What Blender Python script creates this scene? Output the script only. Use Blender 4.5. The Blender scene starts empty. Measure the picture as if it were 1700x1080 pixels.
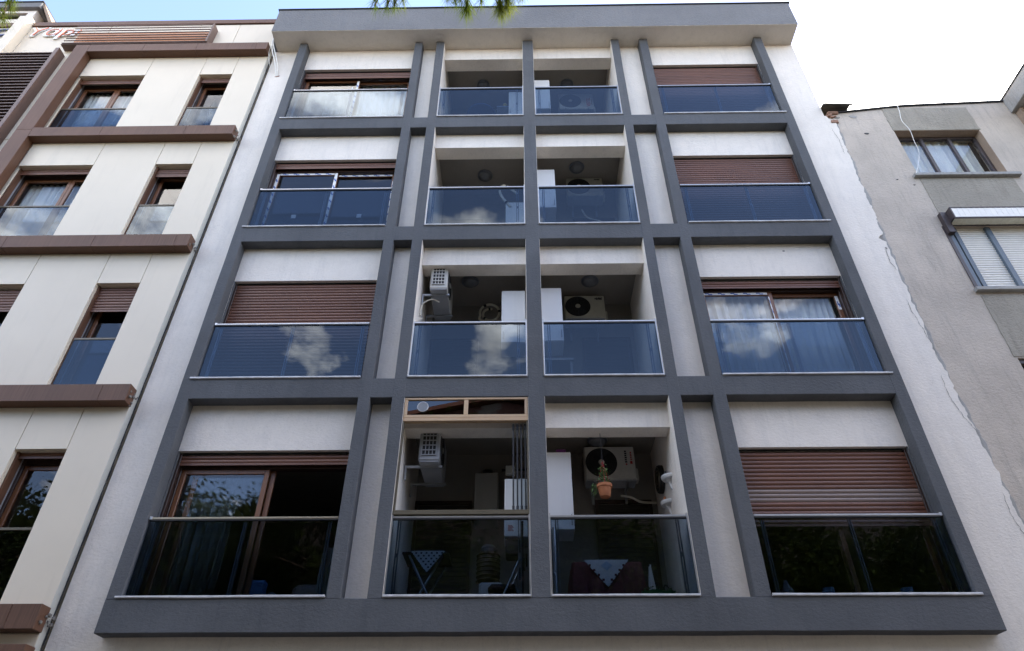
import bpy, bmesh, math, random
from mathutils import Vector, Matrix, noise
random.seed(7)
R = math.radians
sc = bpy.context.scene
COL = sc.collection

# ------------------------------------------------------------------ camera
cam_d = bpy.data.cameras.new('camera'); cam = bpy.data.objects.new('camera', cam_d); COL.objects.link(cam)
cam_d.sensor_width = 36; cam_d.lens = 24.0; cam_d.clip_end = 3000
CAM = Vector((0, -7.963, 1.6))
cam.matrix_world = (Matrix.Translation(CAM) @ Matrix.Rotation(R(0.885), 4, 'Z')
                    @ Matrix.Rotation(R(90 + 37.591), 4, 'X') @ Matrix.Rotation(R(0.039), 4, 'Z'))
sc.camera = cam
# ------------------------------------------------------------------ sky
SUN_EL, SUN_AZ = 40, 66          # elevation; degrees from +Y towards +X
sd = Vector((math.sin(R(SUN_AZ)) * math.cos(R(SUN_EL)), math.cos(R(SUN_AZ)) * math.cos(R(SUN_EL)), math.sin(R(SUN_EL))))
w = bpy.data.worlds.new('World'); sc.world = w; w.use_nodes = True
nt = w.node_tree; N = nt.nodes; L = nt.links; N.clear()
out = N.new('ShaderNodeOutputWorld'); bg = N.new('ShaderNodeBackground'); bg.inputs['Strength'].default_value = 0.13
L.new(bg.outputs[0], out.inputs[0])
sky = N.new('ShaderNodeTexSky'); sky.sky_type = 'NISHITA'; sky.sun_disc = False
sky.sun_elevation = R(SUN_EL); sky.sun_rotation = R(SUN_AZ); sky.air_density = 1.0; sky.dust_density = 0.8; sky.ozone_density = 1.5
tc = N.new('ShaderNodeTexCoord'); sep = N.new('ShaderNodeSeparateXYZ'); L.new(tc.outputs['Generated'], sep.inputs[0])
def mth(op, a, b=None, clamp=False):
    m = N.new('ShaderNodeMath'); m.operation = op; m.use_clamp = clamp
    for i, v in enumerate((a, b)):
        if v is None: continue
        if isinstance(v, (int, float)): m.inputs[i].default_value = v
        else: L.new(v, m.inputs[i])
    return m.outputs[0]
zz = mth('ADD', mth('MAXIMUM', sep.outputs['Z'], 0.0), 0.22)
cmb = N.new('ShaderNodeCombineXYZ'); L.new(mth('DIVIDE', sep.outputs['X'], zz), cmb.inputs[0]); L.new(mth('DIVIDE', sep.outputs['Y'], zz), cmb.inputs[1])
cmb.inputs[2].default_value = 15.5
n1 = N.new('ShaderNodeTexNoise'); n1.inputs['Scale'].default_value = 3.3; n1.inputs['Detail'].default_value = 9; n1.inputs['Roughness'].default_value = 0.56
L.new(cmb.outputs[0], n1.inputs['Vector'])
dotn = N.new('ShaderNodeVectorMath'); dotn.operation = 'DOT_PRODUCT'; L.new(tc.outputs['Generated'], dotn.inputs[0]); dotn.inputs[1].default_value = sd
fwd = mth('POWER', mth('MAXIMUM', dotn.outputs['Value'], 0.0), 8.0)
# cloud bank thickens towards the sun (the white sky right of the roofs)
dens = mth('ADD', n1.outputs['Fac'], mth('MULTIPLY', fwd, 0.22))
rp = N.new('ShaderNodeValToRGB'); rp.color_ramp.elements[0].position = 0.55; rp.color_ramp.elements[1].position = 0.643; rp.color_ramp.elements[0].color = (0, 0, 0, 1)
L.new(dens, rp.inputs['Fac'])
n2 = N.new('ShaderNodeTexNoise'); n2.inputs['Scale'].default_value = 7.5; n2.inputs['Detail'].default_value = 6; L.new(cmb.outputs[0], n2.inputs['Vector'])
lum = mth('MULTIPLY', mth('ADD', mth('MULTIPLY', fwd, 9.0), 12.5), mth('ADD', mth('MULTIPLY', n2.outputs['Fac'], 2.0), -0.15))
cc = N.new('ShaderNodeVectorMath'); cc.operation = 'SCALE'; cc.inputs[0].default_value = (1.0, 0.945, 0.89); L.new(lum, cc.inputs['Scale'])
mx = N.new('ShaderNodeMix'); mx.data_type = 'RGBA'; L.new(rp.outputs['Color'], mx.inputs['Factor']); tn = N.new('ShaderNodeVectorMath'); tn.operation = 'MULTIPLY'; tn.inputs[1].default_value = (1.0, 0.92, 0.94); L.new(sky.outputs[0], tn.inputs[0]); L.new(tn.outputs[0], mx.inputs[6]); L.new(cc.outputs[0], mx.inputs[7])
L.new(mx.outputs[2], bg.inputs['Color'])
# ------------------------------------------------------------------ sun
sl = bpy.data.lights.new('sun', 'SUN'); sl.energy = 2.1; sl.angle = R(0.55); sl.color = (1.0, 0.93, 0.82)
so = bpy.data.objects.new('sun', sl); COL.objects.link(so); so.rotation_euler = sd.to_track_quat('Z', 'Y').to_euler(); so.location = sd * 60
sc.view_settings.view_transform = 'Standard'; sc.view_settings.look = 'None'; sc.view_settings.gamma = 1; sc.view_settings.exposure = 2.45
sc.cycles.max_bounces = 10; sc.cycles.transparent_max_bounces = 16; sc.cycles.use_denoising = True
sc.cycles.sample_clamp_indirect = 6

# ------------------------------------------------------------------ materials
def new_mat(name):
    m = bpy.data.materials.new(name); m.use_nodes = True
    nt = m.node_tree; nt.nodes.clear(); o = nt.nodes.new('ShaderNodeOutputMaterial')
    return m, nt, o
def inp(nt, v, sock):
    if isinstance(v, (int, float)): sock.default_value = v
    elif isinstance(v, (tuple, list)): sock.default_value = (*v, 1.0) if len(v) == 3 else v
    else: nt.links.new(v, sock)
def noise_n(nt, scale, detail=4, rough=0.55, stretch=None):
    g = nt.nodes.new('ShaderNodeNewGeometry'); mp = nt.nodes.new('ShaderNodeMapping'); nt.links.new(g.outputs['Position'], mp.inputs[0])
    mp.inputs['Scale'].default_value = stretch or (1, 1, 1)
    n = nt.nodes.new('ShaderNodeTexNoise'); n.inputs['Scale'].default_value = scale; n.inputs['Detail'].default_value = detail; n.inputs['Roughness'].default_value = rough
    nt.links.new(mp.outputs[0], n.inputs['Vector']); return n.outputs['Fac']
def ramp(nt, f, p0, p1, c0=(0, 0, 0), c1=(1, 1, 1)):
    r = nt.nodes.new('ShaderNodeValToRGB'); e = r.color_ramp.elements
    e[0].position, e[1].position = p0, p1; e[0].color, e[1].color = (*c0, 1), (*c1, 1); nt.links.new(f, r.inputs['Fac']); return r.outputs['Color']
def mixc(nt, f, a, b, mode='MIX'):
    m = nt.nodes.new('ShaderNodeMix'); m.data_type = 'RGBA'; m.blend_type = mode
    inp(nt, f, m.inputs['Factor']); inp(nt, a, m.inputs[6]); inp(nt, b, m.inputs[7]); return m.outputs[2]
def bump_n(nt, h, strength, dist, prev=None):
    b = nt.nodes.new('ShaderNodeBump'); b.inputs['Strength'].default_value = strength; b.inputs['Distance'].default_value = dist
    nt.links.new(h, b.inputs['Height'])
    if prev: nt.links.new(prev, b.inputs['Normal'])
    return b.outputs['Normal']
def princ(nt, o, col, rough, normal=None, metallic=0.0, spec=0.5, coat=0.0):
    p = nt.nodes.new('ShaderNodeBsdfPrincipled'); inp(nt, col, p.inputs['Base Color']); inp(nt, rough, p.inputs['Roughness'])
    p.inputs['Metallic'].default_value = metallic; p.inputs['Specular IOR Level'].default_value = spec; p.inputs['Coat Weight'].default_value = coat
    if normal: nt.links.new(normal, p.inputs['Normal'])
    nt.links.new(p.outputs[0], o.inputs[0]); return p
def sc3(c, k): return tuple(x * k for x in c)
M = {}
def plaster(name, c, var=0.10, grain=0.5, dirt=None, dirt_amt=0.25, scratch=0.0, rough=0.88):
    m, nt, o = new_mat(name)
    big = noise_n(nt, 0.9, 6, 0.6); mid = noise_n(nt, 7, 6, 0.65); fine = noise_n(nt, 95, 3, 0.6)
    col = mixc(nt, ramp(nt, big, 0.3, 0.72), sc3(c, 1 - var), sc3(c, 1 + var * 0.6))
    col = mixc(nt, ramp(nt, mid, 0.3, 0.75), col, mixc(nt, 1.0, col, (0.93, 0.93, 0.93), 'MULTIPLY'))
    spk = noise_n(nt, 34, 5, 0.7)
    col = mixc(nt, ramp(nt, spk, 0.56, 0.74), col, mixc(nt, 1.0, col, sc3((1, 1, 1), 1 - min(.38, .5 * grain * (.5 + var * 2))), 'MULTIPLY'))
    if dirt:
        st = noise_n(nt, 3.2, 7, 0.68, (2.2, 2.2, 0.32))
        f = nt.nodes.new('ShaderNodeMath'); f.operation = 'MULTIPLY'; nt.links.new(ramp(nt, st, 0.52, 0.78), f.inputs[0]); f.inputs[1].default_value = dirt_amt
        col = mixc(nt, f.outputs[0], col, dirt)
        s3 = noise_n(nt, 8.5, 5, 0.6, (2.6, 2.6, 0.14)); f3 = nt.nodes.new('ShaderNodeMath'); f3.operation = 'MULTIPLY'; nt.links.new(ramp(nt, s3, 0.57, 0.80), f3.inputs[0]); f3.inputs[1].default_value = dirt_amt * .8
        col = mixc(nt, f3.outputs[0], col, dirt)
    if scratch:
        s2 = noise_n(nt, 14, 4, 0.7, (0.25, 1, 2.6)); f = nt.nodes.new('ShaderNodeMath'); f.operation = 'MULTIPLY'
        nt.links.new(ramp(nt, s2, 0.62, 0.72), f.inputs[0]); f.inputs[1].default_value = scratch
        col = mixc(nt, f.outputs[0], col, sc3(c, 1.5))
    nrm = bump_n(nt, noise_n(nt, 22, 5, 0.62, (1, 1, 1.4)), 0.6 * grain, 0.025)
    nrm = bump_n(nt, fine, 0.5 * grain, 0.006, nrm)
    princ(nt, o, col, rough, nrm, spec=0.25); M[name] = m
plaster('grey_paint', (0.110, 0.113, 0.119), 0.18, 0.6, (0.064, 0.068, 0.075), 0.55, 0.45)
plaster('slab_grey', (0.19, 0.190, 0.192), 0.12, 0.9, (0.13, 0.14, 0.16), 0.4, 0.3)
plaster('white_plaster', (0.80, 0.735, 0.655), 0.07, 0.5, (0.46, 0.43, 0.40), 0.30)
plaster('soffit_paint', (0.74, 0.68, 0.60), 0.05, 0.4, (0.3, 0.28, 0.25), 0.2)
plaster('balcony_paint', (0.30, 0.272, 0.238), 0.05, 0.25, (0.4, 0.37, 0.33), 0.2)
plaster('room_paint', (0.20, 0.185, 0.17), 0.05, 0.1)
plaster('base_plaster', (0.38, 0.335, 0.30), 0.08, 0.5, (0.22, 0.2, 0.19), 0.3)
plaster('old_plaster', (0.525, 0.458, 0.385), 0.18, 0.8, (0.235, 0.215, 0.195), 0.5)
plaster('rough_render', (0.36, 0.325, 0.265), 0.2, 1.1, (0.15, 0.135, 0.115), 0.5)
plaster('stained_reveal', (0.35, 0.26, 0.19), 0.2, 0.8, (0.2, 0.14, 0.1), 0.5)
plaster('exposed_brick', (0.34, 0.20, 0.14), 0.35, 1.5, (0.3, 0.2, 0.15), 0.5)
plaster('chipped_mortar', (0.27, 0.25, 0.22), 0.25, 1.5)
plaster('stone_sill', (0.36, 0.35, 0.33), 0.15, 0.6, (0.14, 0.13, 0.12), 0.7)
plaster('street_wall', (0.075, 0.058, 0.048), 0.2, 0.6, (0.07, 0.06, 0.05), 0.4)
plaster('asphalt', (0.055, 0.055, 0.057), 0.15, 1.0)
plaster('paving', (0.13, 0.12, 0.108), 0.15, 0.8, (0.18, 0.17, 0.15), 0.4)
plaster('roof_felt', (0.045, 0.045, 0.048), 0.2, 0.8)
plaster('old_tile', (0.085, 0.08, 0.072), 0.25, 1.0)

def panel_mat(name, c):
    m, nt, o = new_mat(name)
    col = mixc(nt, ramp(nt, noise_n(nt, 1.1, 5), 0.3, 0.7), sc3(c, 0.955), sc3(c, 1.02))
    st = noise_n(nt, 2.4, 6, 0.6, (2.4, 2.4, 0.3)); f = nt.nodes.new('ShaderNodeMath'); f.operation = 'MULTIPLY'
    nt.links.new(ramp(nt, st, 0.55, 0.8), f.inputs[0]); f.inputs[1].default_value = 0.3
    col = mixc(nt, f.outputs[0], col, sc3(c, 0.72))
    nrm = bump_n(nt, noise_n(nt, 1.6, 2), 0.12, 0.03)
    princ(nt, o, col, 0.45, nrm, spec=0.35); M[name] = m
panel_mat('cream_panel', (0.70, 0.615, 0.485))
panel_mat('pale_trim', (0.60, 0.585, 0.52))
panel_mat('white_cabinet', (0.74, 0.74, 0.735))
panel_mat('grey_cabinet', (0.40, 0.385, 0.355))

def wood_metal(name, c, c2, rough=0.38, stretch=(14, 14, 0.35), coat=0.0, spec=0.5, rnd=0.0):
    m, nt, o = new_mat(name)
    g = noise_n(nt, 6, 5, 0.6, stretch); col = mixc(nt, ramp(nt, g, 0.28, 0.74), c, c2)
    big = noise_n(nt, 1.3, 4); col = mixc(nt, ramp(nt, big, 0.35, 0.75), col, mixc(nt, 1.0, col, (0.82, 0.82, 0.84), 'MULTIPLY'))
    if rnd:     # slats fade unevenly, piece by piece
        oi = nt.nodes.new('ShaderNodeObjectInfo'); col = mixc(nt, ramp(nt, oi.outputs['Random'], 0.0, 1.0, (1 - rnd,) * 3, (1 + rnd * .5,) * 3), col, col)
        k = nt.nodes.new('ShaderNodeMix'); k.data_type = 'RGBA'; k.blend_type = 'MULTIPLY'; k.inputs['Factor'].default_value = 1; nt.links.new(col, k.inputs[6]); nt.links.new(ramp(nt, oi.outputs['Random'], 0.0, 1.0, (1 - rnd,) * 3, (1, 1, 1)), k.inputs[7]); col = k.outputs[2]
    nrm = bump_n(nt, g, 0.08, 0.004)
    princ(nt, o, col, rough, nrm, spec=spec, coat=coat); M[name] = m
wood_metal('brown_cladding', (0.098, 0.046, 0.026), (0.160, 0.080, 0.047), 0.5, spec=0.3)
wood_metal('shutter_brown', (0.140, 0.054, 0.030), (0.185, 0.078, 0.045), 0.4, (0.4, 9, 30), rnd=0.18)
wood_metal('shutter_reflection', (0.20, 0.145, 0.12), (0.25, 0.18, 0.15), 0.34, (0.4, 9, 30))  # bright reflected band on the lowest right shutter, painted as paler slats
wood_metal('frame_dark', (0.030, 0.015, 0.011), (0.052, 0.027, 0.019), 0.35, (0.6, 9, 16))
wood_metal('sash_wood', (0.135, 0.052, 0.020), (0.22, 0.090, 0.036), 0.36, (16, 16, 0.5))
wood_metal('louvre_brown', (0.105, 0.058, 0.042), (0.16, 0.095, 0.07), 0.42, (0.4, 9, 20))
wood_metal('louvre_glow_orange', (0.50, 0.19, 0.07), (0.60, 0.26, 0.11), 0.5)  # sunlit glow behind the top louvres, put into the sheet's orange colour
wood_metal('gold_aluminium', (0.50, 0.34, 0.20), (0.60, 0.42, 0.26), 0.33, (0.6, 9, 16))
wood_metal('dark_bronze', (0.10, 0.082, 0.052), (0.14, 0.118, 0.078), 0.35, (0.6, 9, 16))
wood_metal('old_frame_brown', (0.040, 0.030, 0.031), (0.075, 0.055, 0.052), 0.5, (9, 9, 0.6))
wood_metal('bark', (0.055, 0.036, 0.024), (0.16, 0.10, 0.065), 0.9, (5, 5, 1.2))
wood_metal('wicker', (0.045, 0.027, 0.013), (0.09, 0.055, 0.03), 0.6, (20, 20, 20))
def simple(name, c, rough=0.5, metallic=0.0, var=0.08, scale=12, spec=0.5):
    m, nt, o = new_mat(name)
    col = mixc(nt, ramp(nt, noise_n(nt, scale, 5), 0.3, 0.72), sc3(c, 1 - var), sc3(c, 1 + var * 0.5))
    princ(nt, o, col, rough, None, metallic, spec); M[name] = m
simple('aluminium', (0.52, 0.51, 0.50), 0.35, 0.85)
simple('bronze_rail', (0.50, 0.42, 0.30), 0.32, 0.8)
simple('post_metal', (0.30, 0.31, 0.33), 0.3, 0.8)
simple('sill_metal', (0.58, 0.57, 0.57), 0.45, 0.1, 0.25, 9)
simple('black_rubber', (0.012, 0.012, 0.013), 0.6)
simple('dark_metal', (0.04, 0.04, 0.043), 0.4, 0.3)
simple('ac_white', (0.54, 0.52, 0.475), 0.45)
simple('ac_beige', (0.50, 0.475, 0.39), 0.45)
simple('ac_grey', (0.33, 0.34, 0.36), 0.5)
simple('galvanised', (0.36, 0.37, 0.385), 0.4, 0.6)
simple('pipe_white', (0.66, 0.61, 0.50), 0.55)
simple('cable_white', (0.82, 0.80, 0.74), 0.5)
simple('lamp_dome', (0.16, 0.165, 0.175), 0.18)
simple('lamp_ring', (0.12, 0.13, 0.15), 0.35)
simple('door_dark', (0.030, 0.022, 0.018), 0.5)
simple('tape_white', (0.80, 0.80, 0.78), 0.5)
simple('tape_blue', (0.020, 0.085, 0.36), 0.5)
simple('letter_orange', (0.78, 0.20, 0.09), 0.4)
simple('letter_blue', (0.015, 0.035, 0.13), 0.4)
simple('letter_white', (0.80, 0.79, 0.76), 0.4)
simple('print_black', (0.015, 0.015, 0.015), 0.5)
simple('print_red', (0.42, 0.02, 0.02), 0.5)
simple('pvc_white', (0.80, 0.77, 0.70), 0.4, 0, 0.05)
simple('pvc_cream', (0.68, 0.64, 0.50), 0.45, 0, 0.06)
simple('frame_bluegrey', (0.085, 0.115, 0.145), 0.45)
simple('terracotta', (0.42, 0.155, 0.065), 0.75)
simple('leaf_green', (0.065, 0.13, 0.03), 0.55)
simple('plastic_green', (0.03, 0.17, 0.045), 0.4)
simple('cloth_maroon', (0.13, 0.028, 0.035), 0.9, 0, 0.4, 30)
simple('cloth_black', (0.018, 0.018, 0.02), 0.9)
simple('cloth_blue', (0.03, 0.10, 0.24), 0.85, 0, 0.3, 40)
simple('cloth_grey', (0.15, 0.145, 0.15), 0.9, 0, 0.2, 30)
simple('cloth_pale_blue', (0.36, 0.46, 0.58), 0.85)
simple('lace_white', (0.62, 0.62, 0.62), 0.9)
simple('plastic_yellow', (0.62, 0.42, 0.06), 0.6)
simple('plastic_pink', (0.55, 0.10, 0.14), 0.6)
simple('plastic_blue', (0.07, 0.14, 0.22), 0.4)
simple('plastic_purple', (0.16, 0.03, 0.16), 0.5)
simple('heater_bluewhite', (0.45, 0.50, 0.55), 0.4)
simple('roof_tile_red', (0.19, 0.075, 0.05), 0.85, 0, 0.35, 20)
simple('line_white', (0.75, 0.75, 0.72), 0.7)
simple('needle_green', (0.085, 0.13, 0.028), 0.5, 0, 0.5, 8)
def leafy(name, c, c2, trans=0.35):
    m, nt, o = new_mat(name)
    col = mixc(nt, ramp(nt, noise_n(nt, 3.0, 4), 0.3, 0.7), c, c2)
    d = nt.nodes.new('ShaderNodeBsdfDiffuse'); t = nt.nodes.new('ShaderNodeBsdfTranslucent'); inp(nt, col, d.inputs[0]); inp(nt, mixc(nt, 1.0, col, (1.5, 1.4, 0.7), 'MULTIPLY'), t.inputs[0])
    x = nt.nodes.new('ShaderNodeMixShader'); x.inputs[0].default_value = trans; nt.links.new(d.outputs[0], x.inputs[1]); nt.links.new(t.outputs[0], x.inputs[2]); nt.links.new(x.outputs[0], o.inputs[0]); M[name] = m
leafy('needles', (0.075, 0.125, 0.02), (0.17, 0.205, 0.055), 0.4)
leafy('needles_shade', (0.030, 0.048, 0.012), (0.075, 0.085, 0.028), 0.3)  # darker copy of the needles, shade put into the crown's colour
leafy('leaves', (0.022, 0.034, 0.010), (0.055, 0.066, 0.022), 0.25)
leafy('curtain', (0.84, 0.84, 0.84), (0.90, 0.90, 0.90), 0.25)
leafy('curtain_grey', (0.22, 0.24, 0.23), (0.30, 0.32, 0.31), 0.2)
def glass(name, tint, ior, wav=0.0, refl=(0.95, 0.97, 1.0)):
    m, nt, o = new_mat(name)
    t = nt.nodes.new('ShaderNodeBsdfTransparent'); inp(nt, tint, t.inputs[0])
    g = nt.nodes.new('ShaderNodeBsdfGlossy'); g.inputs['Roughness'].default_value = 0.0; inp(nt, refl, g.inputs[0])
    f = nt.nodes.new('ShaderNodeFresnel'); f.inputs['IOR'].default_value = ior
    if wav:
        b = bump_n(nt, noise_n(nt, 1.1, 2), wav, 0.02); nt.links.new(b, g.inputs['Normal'])
    # the outer face mirrors, the inner face only lets light through (no refraction is traced inside the pane)
    ge = nt.nodes.new('ShaderNodeNewGeometry'); iv = nt.nodes.new('ShaderNodeMath'); iv.operation = 'SUBTRACT'; iv.inputs[0].default_value = 1.0; nt.links.new(ge.outputs['Backfacing'], iv.inputs[1])
    mu = nt.nodes.new('ShaderNodeMath'); mu.operation = 'MULTIPLY'; nt.links.new(f.outputs[0], mu.inputs[0]); nt.links.new(iv.outputs[0], mu.inputs[1])
    x = nt.nodes.new('ShaderNodeMixShader'); nt.links.new(mu.outputs[0], x.inputs[0]); nt.links.new(t.outputs[0], x.inputs[1]); nt.links.new(g.outputs[0], x.inputs[2])
    nt.links.new(x.outputs[0], o.inputs[0]); M[name] = m
glass('rail_glass', (0.465, 0.535, 0.61), 1.56, 0.03, (0.80, 0.90, 1.0))
glass('window_glass', (0.88, 0.90, 0.91), 1.58, 0.02)
glass('clear_glass', (0.90, 0.92, 0.93), 1.5, 0.05)
glass('dark_glass', (0.10, 0.11, 0.12), 1.8, 0.02)
glass('far_glass', (0.05, 0.05, 0.05), 1.2, 0.0)
def opposite_mat():
    m, nt, o = new_mat('peeling_brick')
    f = ramp(nt, noise_n(nt, 0.55, 8, 0.62), 0.50, 0.53)
    col = mixc(nt, f, (0.075, 0.03, 0.022), (0.13, 0.12, 0.105)); princ(nt, o, col, 0.9, bump_n(nt, noise_n(nt, 9, 5), 0.5, 0.02)); M['peeling_brick'] = m
opposite_mat()

# ------------------------------------------------------------------ mesh helpers
WL = {}
class MB:
    def __init__(s): s.v = []; s.f = []
    def add(s, vs, fs):
        b = len(s.v); s.v += [tuple(v) for v in vs]; s.f += [tuple(b + i for i in f) for f in fs]; return s
    def box(s, x0, x1, y0, y1, z0, z1, c=0.0):
        if x0 > x1: x0, x1 = x1, x0
        if y0 > y1: y0, y1 = y1, y0
        if z0 > z1: z0, z1 = z1, z0
        c = min(c, (x1 - x0) * .45, (y1 - y0) * .45, (z1 - z0) * .45)
        if c <= 0:
            return s.add([(x, y, z) for x in (x0, x1) for y in (y0, y1) for z in (z0, z1)],
                  [(0, 1, 3, 2), (4, 6, 7, 5), (0, 4, 5, 1), (2, 3, 7, 6), (0, 2, 6, 4), (1, 5, 7, 3)])
        vs = []; idx = {}
        for i, x in enumerate((x0, x1)):
            for j, y in enumerate((y0, y1)):
                for k, z in enumerate((z0, z1)):
                    ix, iy, iz = (x + (c if i == 0 else -c)), (y + (c if j == 0 else -c)), (z + (c if k == 0 else -c))
                    for a, p in enumerate(((x, iy, iz), (ix, y, iz), (ix, iy, z))): idx[(i, j, k, a)] = len(vs); vs.append(p)
        fs = []
        for i in (0, 1): fs.append([idx[(i, j, k, 0)] for j, k in ((0, 0), (0, 1), (1, 1), (1, 0))])
        for j in (0, 1): fs.append([idx[(i, j, k, 1)] for i, k in ((0, 0), (1, 0), (1, 1), (0, 1))])
        for k in (0, 1): fs.append([idx[(i, j, k, 2)] for i, j in ((0, 0), (0, 1), (1, 1), (1, 0))])
        for j in (0, 1):
            for k in (0, 1): fs.append([idx[(0, j, k, 1)], idx[(1, j, k, 1)], idx[(1, j, k, 2)], idx[(0, j, k, 2)]])
        for i in (0, 1):
            for k in (0, 1): fs.append([idx[(i, 0, k, 0)], idx[(i, 1, k, 0)], idx[(i, 1, k, 2)], idx[(i, 0, k, 2)]])
            for j in (0, 1): fs.append([idx[(i, j, 0, 0)], idx[(i, j, 1, 0)], idx[(i, j, 1, 1)], idx[(i, j, 0, 1)]])
        for i in (0, 1):
            for j in (0, 1):
                for k in (0, 1): fs.append([idx[(i, j, k, a)] for a in (0, 1, 2)])
        return s.add(vs, fs)
    def tube(s, pts, r, n=8, caps=True):
        pts = [Vector(p) for p in pts]; rs = r if isinstance(r, (list, tuple)) else [r] * len(pts)
        rings = []; up = None
        for i, p in enumerate(pts):
            d = (pts[min(i + 1, len(pts) - 1)] - pts[max(i - 1, 0)]).normalized()
            if up is None: up = Vector((0, 0, 1)) if abs(d.z) < .9 else Vector((1, 0, 0))
            a = d.cross(up).normalized(); up = a.cross(d).normalized()
            rings.append([p + rs[i] * (math.cos(t) * a + math.sin(t) * up) for t in (2 * math.pi * k / n for k in range(n))])
        vs = [v for q in rings for v in q]; fs = []
        for i in range(len(pts) - 1):
            for k in range(n): fs.append((i * n + k, i * n + (k + 1) % n, (i + 1) * n + (k + 1) % n, (i + 1) * n + k))
        if caps: fs += [tuple(range(n)), tuple((len(pts) - 1) * n + k for k in range(n))]
        return s.add(vs, fs)
    def lathe(s, prof, o, axis='Z', n=24):
        vs = []; fs = []
        for r, h in prof:
            for k in range(n):
                t = 2 * math.pi * k / n; a, b = r * math.cos(t), r * math.sin(t)
                p = (a, b, h) if axis == 'Z' else ((a, h, b) if axis == 'Y' else (h, a, b))
                vs.append((o[0] + p[0], o[1] + p[1], o[2] + p[2]))
        for i in range(len(prof) - 1):
            for k in range(n): fs.append((i * n + k, i * n + (k + 1) % n, (i + 1) * n + (k + 1) % n, (i + 1) * n + k))
        fs += [tuple(range(n)), tuple((len(prof) - 1) * n + k for k in range(n))]
        return s.add(vs, fs)
    def ring(s, o, R_, r, axis='Y', n=24, m=6):
        vs = []; fs = []
        for k in range(n):
            t = 2 * math.pi * k / n
            for j in range(m):
                u = 2 * math.pi * j / m; rr = R_ + r * math.cos(u); h = r * math.sin(u); a, b = rr * math.cos(t), rr * math.sin(t)
                p = (a, b, h) if axis == 'Z' else ((a, h, b) if axis == 'Y' else (h, a, b)); vs.append((o[0] + p[0], o[1] + p[1], o[2] + p[2]))
        for k in range(n):
            for j in range(m): fs.append((k * m + j, k * m + (j + 1) % m, ((k + 1) % n) * m + (j + 1) % m, ((k + 1) % n) * m + j))
        return s.add(vs, fs)
    def prism(s, poly, y0, y1):          # poly of (x, z), extruded along Y
        n = len(poly)
        return s.add([(x, y0, z) for x, z in poly] + [(x, y1, z) for x, z in poly],
              [tuple(range(n)), tuple(range(2 * n - 1, n - 1, -1))] + [(i, (i + 1) % n, n + (i + 1) % n, n + i) for i in range(n)])
    def mesh(s, name, off=(0, 0, 0), smooth=False, recalc=True):
        me = bpy.data.meshes.new(name); me.from_pydata([(x - off[0], y - off[1], z - off[2]) for x, y, z in s.v], [], s.f)
        if recalc:
            b = bmesh.new(); b.from_mesh(me); bmesh.ops.recalc_face_normals(b, faces=b.faces); b.to_mesh(me); b.free()
        if smooth:
            for p in me.polygons: p.use_smooth = True
            me.set_sharp_from_angle(angle=R(40))
        me.update(); return me
    def build(s, name, mat, parent=None, smooth=False, recalc=True):
        o_ = WL.get(parent, Vector((0, 0, 0))) if parent else Vector((0, 0, 0))
        if not parent and s.v:
            xs = [v[0] for v in s.v]; ys = [v[1] for v in s.v]; zs = [v[2] for v in s.v]
            o_ = Vector(((min(xs) + max(xs)) / 2, (min(ys) + max(ys)) / 2, min(zs)))
        ob = bpy.data.objects.new(name, s.mesh(name, o_, smooth, recalc)); COL.objects.link(ob)
        ob.data.materials.append(M[mat]); ob.parent = parent
        if not parent: ob.location = o_
        WL[ob] = o_; return ob
def inst(name, me, loc, parent, mat=None):
    ob = bpy.data.objects.new(name, me); COL.objects.link(ob); ob.parent = parent; ob.location = Vector(loc) - WL.get(parent, Vector((0, 0, 0)))
    if mat and not me.materials: me.materials.append(M[mat])
    WL[ob] = Vector(loc); return ob
def tag(o, label, cat, group=None):
    o['label'] = label; o['category'] = cat
    if group: o['group'] = group
    return o
def thing(name, label, cat, loc=(0, 0, 0), group=None):
    o = bpy.data.objects.new(name, None); COL.objects.link(o); o.location = loc; o.empty_display_size = 0.2; WL[o] = Vector(loc); return tag(o, label, cat, group)
def struct(o, kind='structure'): o['kind'] = kind; return o
def BOX(name, mat, parent, *a, c=0.0): return MB().box(*a, c=c).build(name, mat, parent)
def text_part(txt, name, mat, parent, origin, right, up, size, extr=0.002, shear=0.0, offset=0.0, width=None):
    cu = bpy.data.curves.new(name, 'FONT'); cu.body = txt; cu.size = size; cu.extrude = extr; cu.shear = shear; cu.offset = offset; cu.resolution_u = 4
    tmp = bpy.data.objects.new('t', cu); COL.objects.link(tmp); bpy.context.view_layer.update()
    me = bpy.data.meshes.new_from_object(tmp.evaluated_get(bpy.context.evaluated_depsgraph_get())); bpy.data.objects.remove(tmp); bpy.data.curves.remove(cu)
    rt, u = Vector(right).normalized(), Vector(up).normalized(); nn = rt.cross(u)
    k = 1.0
    if width:
        wx = max(v.co.x for v in me.vertices) - min(v.co.x for v in me.vertices); k = width / wx
    po = WL.get(parent, Vector((0, 0, 0)))
    for v in me.vertices: v.co = Vector(origin) + rt * (v.co.x * k) + u * v.co.y + nn * v.co.z - po
    me.materials.clear(); me.materials.append(M[mat]); me.name = name
    ob = bpy.data.objects.new(name, me); COL.objects.link(ob); ob.parent = parent; WL[ob] = po; return ob
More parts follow.
